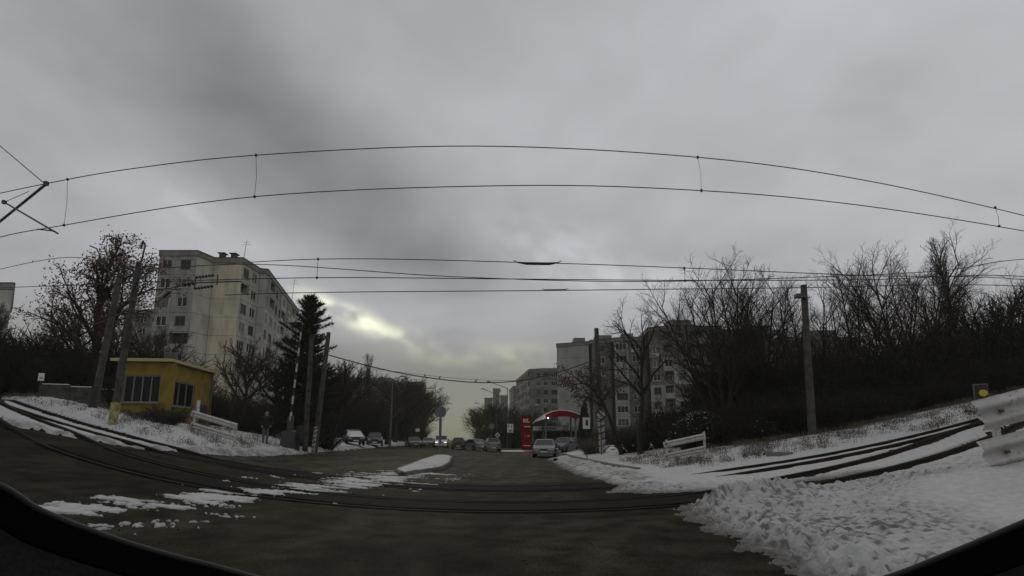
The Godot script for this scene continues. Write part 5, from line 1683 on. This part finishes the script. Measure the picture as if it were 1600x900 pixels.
	# evergreen column and brown shrub by the kerb
	var th := thing("thuja", Vector3(6.75, gy(6.75, -48), -48), 0, "dark columnar evergreen between canopy and striped pole", "shrub")
	part("foliage", thuja_mesh(), M.thuja, th, Transform3D(Basis().scaled(Vector3(1.2, 1.2, 1.2)), Vector3(0, 0.2, 0)))
	part("stem", rod_mesh(Vector3(0, -0.3, 0), Vector3(0, 2.0, 0), 0.06), M.bark, th)
	var bm := [bush_mesh(1, 60, 1.0, 1.0, 0.010), bush_mesh(2, 70, 1.0, 1.1, 0.010), bush_mesh(3, 60, 1.0, 0.9, 0.010)]
	var shrubs := [[6.2, -40, 1.7, 1.8, "brown leafless shrub left of the striped pole on the right", M.dry], [8.0, -33, 1.6, 2.4, "low dark shrub at the foot of the crooked tree", M.dark_twig], [-16.6, -24.6, 1.0, 1.5, "dark shrub before the yellow house window", M.dark_twig], [-15.2, -22.2, 0.8, 1.7, "brown shrub on the snowy bank left of the white barrier", M.twig], [-16.2, -33, 2.2, 2.6, "dark shrub right of the yellow house", M.dark_twig], [-13.8, -33.5, 1.6, 2.6, "dark shrub behind the raised barrier", M.dark_twig], [-13.2, -36.0, 1.5, 2.2, "dark shrub right of the striped pole on the left", M.dark_twig], [-16.0, -43, 2.2, 2.4, "tall dark shrub left of the snow covered car", M.dark_twig]]
	for i in shrubs.size():
		var q: Array = shrubs[i]
		var s := thing("shrub", Vector3(q[0], gy(q[0], q[1]), q[1]), i * 0.9, q[4], "shrub")
		var br := part("branches", bm[i % 3], q[5], s, Transform3D(Basis().scaled(Vector3(q[3], q[2], q[3])), Vector3.ZERO))
		part("inner_branches", bm[(i + 1) % 3], q[5], s, Transform3D(Basis(Vector3.UP, 1.1).scaled(Vector3(q[3] * 0.8, q[2] * 0.9, q[3] * 0.8)), Vector3.ZERO))
	# snow-dusted bramble heap beside the right barrier
	for q in [[9.2, -25.0, 1.9, "snow dusted bramble heap behind the right crash barrier", 3.4], [11.6, -24.2, 1.2, "low snow dusted bramble by the lone catenary pole", 2.6]]:
		var s := thing("bramble", Vector3(q[0], gy(q[0], q[1]), q[1]), 0, q[3], "shrub")
		part("branches", bm[0], M.dark_twig, s, Transform3D(Basis().scaled(Vector3(q[4], q[2], q[4] * 0.8)), Vector3.ZERO))
		var r := RandomNumberGenerator.new()
		r.seed = int(q[0] * 10)
		var lv := MB.new()
		var sn := MB.new()
		for i in 2600:
			var a := r.randf() * TAU
			var h := pow(r.randf(), 0.6)
			var rad := sqrt(1.0 - h * h) * (0.75 + 0.25 * r.randf())
			var p := Vector3(cos(a) * rad * q[4] * 0.55, h * q[2], sin(a) * rad * q[4] * 0.45)
			var d := Vector3(r.randfn(), r.randfn() * 0.5, r.randfn()).normalized() * 0.055
			var e := d.cross(Vector3.UP + Vector3(r.randfn(), 0, r.randfn()) * 0.5).normalized() * 0.03
			var mb := sn if (r.randf() < 0.10 + 0.10 * h) else lv
			mb.tri(p - d, p + e, p + d)
			mb.tri(p - d, p + d, p - e)
		part("foliage", lv.mesh(), M.ivy, s)
		part("snow", sn.mesh(), M.snow_thing, s)
	# thickets: too dense to count
	var r2 := RandomNumberGenerator.new()
	r2.seed = 91
	var tb := bush_mesh(11, 130, 1.0, 0.9, 0.007)
	var xf := []
	for i in 230:
		var x := r2.randf_range(9.5, 36)
		var z := -r2.randf_range(26, 36) - 0.05 * maxf(0, x - 16)
		var h := (1.8 + 3.6 * pow(r2.randf(), 1.5)) * (0.62 if x < 13.0 else 1.0)
		xf.append(Transform3D(Basis(Vector3.UP, r2.randf() * TAU).scaled(Vector3(h * 0.8, h, h * 0.8)), Vector3(x, gy(x, z) - 0.1, z)))
	for i in 90:
		var x := r2.randf_range(9.5, 34)
		var z := -r2.randf_range(23.5, 26.5)
		var h := r2.randf_range(1.0, 2.6)
		xf.append(Transform3D(Basis(Vector3.UP, r2.randf() * TAU).scaled(Vector3(h, h, h)), Vector3(x, gy(x, z) - 0.1, z)))
	tag(multi("thicket", tb, M.dark_twig, xf), "dark leafless thicket filling the right side behind the tracks", "thicket", "", "stuff")
	xf = []
	for i in 130:
		var x := -r2.randf_range(21.5, 44)
		var z := -r2.randf_range(29, 38) if x > -28 else -r2.randf_range(25, 38)
		var h := r2.randf_range(3.0, 5.5) * (0.6 if x > -25 else 1.0)
		xf.append(Transform3D(Basis(Vector3.UP, r2.randf() * TAU).scaled(Vector3(h * 0.85, h, h * 0.85)), Vector3(x, gy(x, z) - 0.1, z)))
	tag(multi("thicket", tb, M.dark_twig, xf), "dark leafless thicket at the far left behind the track", "thicket", "", "stuff")
	xf = []
	for i in 170:
		var z := -r2.randf_range(36, 150)
		var x := -14.0 - (-z) * 0.075 - r2.randf_range(0.5, 10) - (3.0 if z > -60 else 0.0)
		if z > -44: x -= 1.0
		var h := r2.randf_range(2.2, 4.2) * (1.0 if z > -60 else 1.0 + pow(r2.randf(), 1.5))
		xf.append(Transform3D(Basis(Vector3.UP, r2.randf() * TAU).scaled(Vector3(h, h, h)), Vector3(x, gy(x, z) - 0.1, z)))
	tag(multi("undergrowth", tb, M.dark_twig, xf), "dark undergrowth beneath the trees left of the road", "thicket", "", "stuff")
	xf = []
	for i in 90:
		var z := -r2.randf_range(88, 200)
		var x := (-z - 88) * -0.105 + r2.randf_range(0.4, 9)
		var h := r2.randf_range(3.2, 6.0)
		xf.append(Transform3D(Basis(Vector3.UP, r2.randf() * TAU).scaled(Vector3(h * 1.3, h, h * 1.3)), Vector3(x, gy(x, z) - 0.1, z)))
	for i in 26:
		var z := -r2.randf_range(60, 96)
		var x := r2.randf_range(13, 30)
		var h := r2.randf_range(2.0, 3.5)
		xf.append(Transform3D(Basis(Vector3.UP, r2.randf() * TAU).scaled(Vector3(h * 1.3, h, h * 1.3)), Vector3(x, gy(x, z) - 0.1, z)))
	tag(multi("undergrowth", tb, M.dark_twig, xf), "dark hedge of undergrowth along the right of the road", "thicket", "", "stuff")
	# dry weeds standing out of the snow
	var tuft := MB.new()
	for i in 16:
		var a := r2.randf() * TAU
		var p := Vector3(cos(a), 0, sin(a)) * r2.randf() * 0.12
		var e := p + Vector3(cos(a) * r2.randf() * 0.22, r2.randf_range(0.10, 0.36), sin(a) * r2.randf() * 0.22)
		var s := Vector3(-sin(a), 0, cos(a)) * 0.006
		tuft.tri(p - s, e, p + s)
		tuft.tri(e - s * 3 - Vector3(0, 0.03, 0), e + Vector3(0, 0.03, 0), e + s * 3)
	xf = []
	while xf.size() < 4100:
		var x: float
		var z: float
		if xf.size() < 1100:
			x = -r2.randf_range(9.5, 30); z = -r2.randf_range(17, 30)
			if far_track(x) - z < 1.3 or sdist(verge_l, Vector2(x, z)) < 0.6: continue
		else:
			x = r2.randf_range(5.5, 30); z = -r2.randf_range(17, 27)
			if far_track(x) - z < (2.0 if x < 14 else 1.2): continue
		if nz2.get_noise_2d(x * 1.6 + 9.0, z * 1.6) < r2.randf_range(-0.25, 0.25): continue
		var s := r2.randf_range(0.35, 1.1)
		xf.append(Transform3D(Basis(Vector3.UP, r2.randf() * TAU).scaled(Vector3(s, s, s)), Vector3(x, gy(x, z), z)))
	tag(multi("dry_weeds", tuft.mesh(), M.dry, xf), "dry weeds standing out of the snow on both banks", "weeds", "", "stuff")

func make_street() -> void:
	# lamps
	lamp_post("nearest street lamp on the right with a white plate on its post", -0.66, -75, 8.9, 2.3)
	lamp_post("second street lamp on the right, slightly left of the nearest", -2.7, -90, 9.3, 2.0)
	lamp_post("third street lamp on the right half hidden in trees", -5.6, -110, 8.2, 1.7)
	lamp_post("farthest street lamp on the right over the road gap", -8.6, -140, 8.0, 1.6)
	var ll := thing("lamp_post", Vector3(-14.1, gy(-14.1, -60), -60), 0, "grey lamp post left of the road before the dark trees", "street lamp")
	var lm := MB.new()
	lm.tube([Vector3(0, -0.3, 0), Vector3(0, 1.0, 0), Vector3(0.05, 8.0, 0)], [0.15, 0.12, 0.07], 8)
	part("pole", lm.mesh(), M.steel_grey, ll)
	part("arm", rod_mesh(Vector3(0.05, 7.95, 0), Vector3(1.0, 8.3, 0), 0.04, 6), M.steel_grey, ll)
	part("lamp_head", boxm(Vector3(1.2, 8.34, 0), Vector3(0.55, 0.12, 0.25), 0.03), M.steel_grey, ll)
	# signs farther on
	var pl := plate_sign("road_sign", "white plate sign fixed beside the nearest right street lamp", Vector3(-0.25, gy(-0.25, -73), -73), 3.6, 0, 0.04, M.steel)
	part("plate", boxm(Vector3(0, 3.0, 0.05), Vector3(0.85, 1.2, 0.02)), M.sign_white, pl)
	for q in [[-0.2, 3.3, 0.12, 0.4], [0.2, 3.25, 0.1, 0.5], [0.0, 2.75, 0.5, 0.1], [-0.05, 2.62, 0.2, 0.3], [0.24, 2.6, 0.1, 0.32]]: part("mark", boxm(Vector3(q[0], q[1], 0.063), Vector3(q[2], q[3], 0.004)), M.sign_back, pl)
	var dm := plate_sign("road_sign", "small diamond shaped sign above the roof of the van", Vector3(-2.3, gy(-2.3, -82), -82), 2.4, 0, 0.04, M.steel)
	part("plate", boxm(Vector3.ZERO, Vector3(0.6, 0.6, 0.02)), M.sign_white, dm, Transform3D(Basis(Vector3(0, 0, 1), PI / 4), Vector3(0, 2.1, 0.05)))
	part("centre", boxm(Vector3.ZERO, Vector3(0.36, 0.36, 0.02)), M.sign_back, dm, Transform3D(Basis(Vector3(0, 0, 1), PI / 4), Vector3(0, 2.1, 0.056)))
	var rd := plate_sign("road_sign", "small round grey sign in the trees above the pale hatchback", Vector3(-3.3, gy(-3.3, -84), -84), 3.9, 0, 0.04, M.steel)
	part("plate", disc_mesh(0.45, 0.02), M.sign_back, rd, Transform3D(Basis(), Vector3(0, 3.5, 0.05)))
	var lp := plate_sign("road_sign", "small white plate sign below the trees left of the road", Vector3(-14.6, gy(-14.6, -80), -80), 2.8, 0, 0.04, M.steel)
	part("plate", boxm(Vector3(0, 2.5, 0.05), Vector3(0.6, 0.45, 0.02)), M.sign_white, lp)
	# fuel station
	var py := thing("price_sign", Vector3(1.8, gy(1.8, -65), -65), 0, "tall red price sign reading RS beside the forecourt", "sign")
	part("panel", boxm(Vector3(0, 2.2, 0), Vector3(1.25, 4.5, 0.4), 0.03), M.red, py)
	part("foot", boxm(Vector3(0, 0.0, 0), Vector3(1.35, 0.3, 0.5), 0.03), M.kerb, py)
	text_part("RS", 0.62, 0.03, M.sign_white, py, Vector3(-0.08, 3.75, 0.215))
	var bars := MB.new()
	for q in [[0.32, 3.58, 0.28, 0.05], [0.1, 3.02, 0.75, 0.09], [-0.12, 1.86, 0.12, 0.08], [0.25, 1.86, 0.3, 0.08], [0.08, 0.66, 0.85, 0.07]]: bars.box(Vector3(q[0], q[1], 0.207), Vector3(q[2], q[3], 0.012))
	part("print_line", bars.mesh(), M.sign_white, py)
	var cy := gy(6, -68)
	var cn := thing("canopy", Vector3(6.1, cy, -68), 0, "arched red fuel station canopy with a white tip", "canopy")
	var arc := [Vector2(-3.1, 3.75), Vector2(-2.5, 4.15), Vector2(-1.7, 4.62), Vector2(-0.8, 4.98), Vector2(0.2, 5.15), Vector2(1.2, 5.1), Vector2(2.2, 4.85), Vector2(3.2, 4.45)]
	var fsz := [0.10, 0.34, 0.55, 0.72, 0.80, 0.74, 0.62, 0.42]
	var fr := MB.new()
	var tp := MB.new()
	var wt := MB.new()
	for i in arc.size() - 1:
		var a: Vector2 = arc[i]
		var b: Vector2 = arc[i + 1]
		var m := wt if i < 2 else fr
		m.prism([a, b, b - Vector2(0, fsz[i + 1]), a - Vector2(0, fsz[i])], Vector3.ZERO, Basis(), -0.15, 0.0)
		tp.prism([a - Vector2(0, 0.02), b - Vector2(0, 0.02), b - Vector2(0, 0.14), a - Vector2(0, 0.14)], Vector3.ZERO, Basis(), -7.5, -0.152)
	part("fascia", fr.mesh(), M.red, cn)
	part("fascia_tip", wt.mesh(), M.canopy_white, cn)
	part("roof", tp.mesh(), M.canopy_white, cn)
	var eg := MB.new()
	var ep := []
	for p in arc: ep.append(Vector3(p.x, p.y + 0.03, 0.01))
	eg.tube(ep, [0.05], 6)
	part("edge_trim", eg.mesh(), M.canopy_white, cn)
	for q in [[-1.6, -1.0, 4.4], [2.4, -1.0, 4.5], [-1.6, -6.5, 4.4], [2.4, -6.5, 4.5]]: part("column", rod_mesh(Vector3(q[0], -0.2, q[1]), Vector3(q[0], q[2] + 0.02, q[1]), 0.13), M.sign_back, cn)
	var bulb := MB.new()
	bulb.lathe([Vector2(0, -0.11), Vector2(0.08, -0.08), Vector2(0.11, 0), Vector2(0.08, 0.08), Vector2(0, 0.11)], Vector3(-1.35, 4.15, 0.12), Basis(), 10)
	part("floodlight", bulb.mesh(), M.lamp_on, cn)
	var ol := OmniLight3D.new()
	ol.name = "floodlight_glow"
	cn.add_child(ol)
	ol.position = Vector3(-1.35, 4.15, 0.32)
	ol.light_energy = 0.12
	ol.light_size = 0.1
	ol.omni_range = 25.0
	ol.omni_attenuation = 2.0
	ol.shadow_enabled = true
	var ks := thing("car_wash", Vector3(7.2, gy(7.2, -77), -77), 0, "low dark car wash kiosk with white sign band behind the canopy", "kiosk")
	var kw := MB.new()
	kw.box(Vector3(-3.9, 1.2, -2.5), Vector3(0.3, 2.6, 5.0))
	kw.box(Vector3(0.2, 1.2, -2.5), Vector3(0.3, 2.6, 5.0))
	kw.box(Vector3(4.3, 1.2, -2.5), Vector3(0.3, 2.6, 5.0))
	kw.box(Vector3(0.2, 1.2, -4.9), Vector3(8.0, 2.6, 0.2))
	part("wall", kw.mesh(), M.kiosk, ks)
	part("roof", boxm(Vector3(0.2, 2.58, -2.4), Vector3(8.9, 0.16, 5.6)), M.kiosk, ks)
	part("sign_band", boxm(Vector3(-1.9, 2.96, 0.35), Vector3(4.4, 0.6, 0.12), 0.02), M.canopy_white, ks)
	part("sign_band", boxm(Vector3(2.4, 2.92, 0.33), Vector3(4.0, 0.4, 0.1), 0.02), M.far_pale, ks)
	text_part("АВТОМИВКА", 0.42, 0.02, M.black_paint, ks, Vector3(-1.9, 2.95, 0.425))
	# cars
	var C := func(label: String, cat: String, x: float, z: float, turn: float, kind: String, paint: Material, lit := false, snowy := false) -> void:
		make_car(label, cat, Vector3(x, gy(x, z) + (0.10 if snow(x, z).x > 0.04 and x < -10 else 0.006), z), turn, kind, paint, lit, snowy)
	C.call("silver hatchback facing the camera before the canopy", "car", 2.65, -42, PI - 0.10, "sedan", M.paint_silver)
	C.call("grey estate car parked behind the silver hatchback", "car", 5.3, -52, PI - 0.5, "wagon", M.paint_green)
	C.call("beige minivan seen from behind beside the snow strip", "van", -2.35, -62, 0.12, "wagon", M.paint_beige)
	C.call("pale hatchback turning across the road ahead", "car", -4.9, -67, 0.62, "hatch", M.paint_silver)
	C.call("dark estate car driving away down the road", "car", -7.3, -71, 0.08, "wagon", M.paint_dark)
	C.call("white van coming towards the camera with headlights on", "van", -10.6, -78, PI + 0.1, "van", M.paint_white, true)
	C.call("pale car parked next to the oncoming white van", "car", -13.2, -82, PI + 0.1, "hatch", M.paint_silver)
	C.call("dark car between the pale car and the white van", "car", -12.0, -90, PI + 0.1, "sedan", M.paint_dark)
	C.call("grey car waiting at the left side of the road", "car", -13.5, -71, PI + 0.35, "sedan", M.paint_green)
	C.call("parked car with snow covered windscreen left of the lamp post", "car", -15.6, -51, PI + 0.42, "hatch", M.paint_dark, false, true)
	C.call("dark parked car between the snowy car and the lamp post", "car", -15.6, -59, PI + 0.25, "wagon", M.paint_dark)

func make_small() -> void:
	# person
	var jk := Color(0.010, 0.010, 0.012)
	var tr := Color(0.10, 0.085, 0.07)
	var sk := Color(0.30, 0.19, 0.14)
	var hr := Color(0.02, 0.016, 0.013)
	var px := -13.15
	var pz := -27.6
	var pn := thing("person", Vector3(px, gy(px, pz) + 0.10, pz), 0.5, "person in black jacket and tan trousers standing beside the raised barrier", "person")
	var v := func(x: float, y: float, z: float) -> Vector3: return Vector3(x, y, z)
	var bones := [
		[v.call(0, 1.0, 0), v.call(0, 1.22, 0.01), 0.155, 0.165, jk, 0.05], [v.call(-0.09, 1.36, 0), v.call(0.09, 1.36, 0), 0.13, 0.13, jk, 0.06], [v.call(0, 0.93, 0), v.call(0, 1.0, 0), 0.165, 0.16, jk],
		[v.call(-0.18, 1.42, 0), v.call(-0.29, 1.15, -0.03), 0.075, 0.06, jk], [v.call(-0.29, 1.15, -0.03), v.call(-0.22, 0.96, 0.12), 0.058, 0.05, jk],
		[v.call(0.18, 1.42, 0), v.call(0.29, 1.15, -0.03), 0.075, 0.06, jk], [v.call(0.29, 1.15, -0.03), v.call(0.22, 0.96, 0.12), 0.058, 0.05, jk],
		[v.call(0, 1.44, 0), v.call(0, 1.54, 0.01), 0.06, 0.055, sk, 0.02], [v.call(0, 1.63, 0.015), v.call(0, 1.58, 0.03), 0.092, 0.07, sk, 0.02], [v.call(0, 1.665, -0.012), v.call(0, 1.60, -0.03), 0.098, 0.085, hr, 0.02], [v.call(0, 1.615, 0.11), v.call(0, 1.59, 0.125), 0.014, 0.018, sk, 0.02],
		[v.call(-0.095, 1.61, 0.0), v.call(-0.098, 1.59, 0.0), 0.02, 0.018, sk, 0.01], [v.call(0.095, 1.61, 0.0), v.call(0.098, 1.59, 0.0), 0.02, 0.018, sk, 0.01],
		[v.call(-0.085, 0.9, 0), v.call(-0.09, 0.48, 0.02), 0.095, 0.068, tr], [v.call(-0.09, 0.48, 0.02), v.call(-0.09, 0.09, -0.01), 0.066, 0.05, tr],
		[v.call(0.085, 0.9, 0), v.call(0.09, 0.48, 0.03), 0.095, 0.068, tr], [v.call(0.09, 0.48, 0.03), v.call(0.095, 0.09, 0.02), 0.066, 0.05, tr],
		[v.call(-0.09, 0.045, -0.03), v.call(-0.10, 0.035, 0.15), 0.045, 0.036, jk], [v.call(0.095, 0.045, 0.0), v.call(0.11, 0.035, 0.18), 0.045, 0.036, jk]]
	part("body", figure(bones, 0.024), M.figure, pn)
	var skin := mat(0.30, 0.19, 0.14, 0.8)
	for s in [-1.0, 1.0]:
		var h := MB.new()
		var w := Vector3(s * 0.22, 0.96, 0.13)
		h.tube([w + Vector3(0, 0, -0.02), w + Vector3(-s * 0.01, -0.03, 0.05), w + Vector3(-s * 0.015, -0.045, 0.08)], [0.026, 0.036, 0.03], 8)
		for i in 4:
			var p := w + Vector3(-s * 0.02, -0.065 + i * 0.019, 0.08 - absf(i - 1.5) * 0.004)
			var l: float = [0.05, 0.065, 0.07, 0.062][i]
			h.tube([p, p + Vector3(-s * 0.01, -0.012, l * 0.6), p + Vector3(-s * 0.03, -0.03, l * 0.9)], [0.0095, 0.009, 0.0075], 6)
		h.tube([w + Vector3(-s * 0.02, 0.0, 0.02), w + Vector3(-s * 0.05, 0.01, 0.05), w + Vector3(-s * 0.055, 0.0, 0.075)], [0.012, 0.0105, 0.009], 6)
		part("hand", h.mesh(), skin, pn)
		part("eye", boxm(Vector3(s * 0.033, 1.625, 0.103), Vector3(0.02, 0.01, 0.012)), M.black_paint, pn)
	part("mouth", boxm(Vector3(0, 1.555, 0.097), Vector3(0.04, 0.008, 0.01)), M.tail, pn)
	# concrete fence at the far left
	var fx := -23.4
	var fz := -28.4
	var fn := thing("concrete_fence", Vector3(fx, gy(fx, fz), fz), 0.35, "dark concrete fence with snow capped panels behind the left track", "fence")
	for i in 3:
		part("panel", boxm(Vector3(-1.6 + i * 1.25, 0.55 - i * 0.1, 0), Vector3(1.2, 1.5, 0.1), 0.02), M.fence, fn)
		part("snow_cap", boxm(Vector3(-1.6 + i * 1.25, 1.325 - i * 0.1, 0), Vector3(1.2, 0.05, 0.13), 0.015), M.snow_thing, fn)
		part("post", boxm(Vector3(-2.23 + i * 1.25, 0.5 - i * 0.1, 0.03), Vector3(0.12, 1.6, 0.14), 0.02), M.fence, fn)
	# cable duct cover on the right
	var wx := 9.2
	var wz := -17.9
	var wc := thing("shaft_cover", Vector3(wx, gy(wx, wz) + 0.06, wz), 0.3, "low square concrete shaft with snow inside beside the right tracks", "shaft")
	wc.scale = Vector3(0.68, 0.8, 0.68)
	for q in [[0, 0.36, 0.9, 0.12], [0, -0.36, 0.9, 0.12], [0.39, 0, 0.12, 0.6], [-0.39, 0, 0.12, 0.6]]: part("rim", boxm(Vector3(q[0], 0.08, q[1]), Vector3(q[2] - 0.004, 0.26, q[3]), 0.02), M.conc_dark, wc)
	part("snow_fill", boxm(Vector3(0, 0.1, 0), Vector3(0.66, 0.16, 0.6)), M.snow_thing, wc)
	# dark lump on the road edge
	var rk := thing("rubble", Vector3(2.75, gy(2.75, -33) + 0.06, -33), 0, "small dark lump lying in the slush before the silver car", "rock")
	var rm := MB.new()
	var pr := []
	for i in 9:
		var a := PI * i / 8.0
		pr.append(Vector2(sin(a) * (0.17 + 0.03 * sin(i * 2.7)), -cos(a) * 0.12 + 0.06))
	rm.lathe(pr, Vector3.ZERO, Basis(Vector3(0, 0, 1), 0.2), 7)
	part("stone", rm.mesh(), M.black_paint, rk)
	# dark clods on the left bank
	var cr := RandomNumberGenerator.new()
	cr.seed = 3
	# the car the picture is taken from: lower edge of the windscreen and dashboard
	var t := thing("own_car", Vector3.ZERO, 0, "black lower windscreen edge and dashboard of the car in the bottom corners", "car")
	var P := [Vector3(-0.72, 1.445, -0.5), Vector3(-0.62, 1.35, -0.62), Vector3(-0.59, 1.31, -0.66), Vector3(-0.54, 1.27, -0.71), Vector3(-0.49, 1.24, -0.75), Vector3(-0.43, 1.217, -0.775), Vector3(-0.36, 1.19, -0.8), Vector3(-0.2, 1.14, -0.84), Vector3(0, 1.11, -0.85), Vector3(0.2, 1.11, -0.84), Vector3(0.37, 1.15, -0.79), Vector3(0.5, 1.21, -0.73), Vector3(0.56, 1.25, -0.69), Vector3(0.61, 1.30, -0.63), Vector3(0.72, 1.40, -0.52)]
	var line := smooth_line(P, 4)
	var band := MB.new()
	var dash := MB.new()
	var bead := MB.new()
	var beadp := []
	for i in line.size(): beadp.append(line[i] + Vector3(0, 0.002, -0.003))
	bead.tube(beadp, [0.004], 6)
	for i in line.size() - 1:
		var a: Vector3 = line[i]
		var b: Vector3 = line[i + 1]
		var o := Vector3(0, -0.030, 0.012)
		var th := Vector3(0, -0.006, -0.014)
		band.quad(a, b, b + o, a + o, Vector3(0, 0.3, 1))
		band.quad(a + th, b + th, b + o + th, a + o + th, Vector3(0, -0.3, -1))
		band.quad(a, b, b + th, a + th, Vector3(0, 1, -0.3))
		var ia := Vector3(a.x * 0.92, a.y - 0.075, a.z + 0.16)
		var ib := Vector3(b.x * 0.92, b.y - 0.075, b.z + 0.16)
		var ja := Vector3(a.x * 0.92, a.y - 0.28, a.z + 0.24)
		var jb := Vector3(b.x * 0.92, b.y - 0.28, b.z + 0.24)
		dash.quad(a + o + Vector3(0, -0.004, 0), b + o + Vector3(0, -0.004, 0), ib, ia, Vector3(0, 1, 0.3))
		dash.quad(ia, ib, jb, ja, Vector3(0, 0, 1))
		var ka := Vector3(a.x * 1.1, 0.25, a.z - 0.05)
		var kb := Vector3(b.x * 1.1, 0.25, b.z - 0.05)
		dash.quad(a + th, b + th, kb, ka, Vector3(0, 0, -1))
	part("windscreen_seal", band.mesh(), M.seal, t)
	part("seal_bead", bead.mesh(), M.black_plastic, t)
	part("dashboard", dash.mesh(), M.dash, t)
	for s in [-1.0, 1.0]: wheel_parts(t, Vector3(s * 0.72, 0.315, -0.95), 0.31)
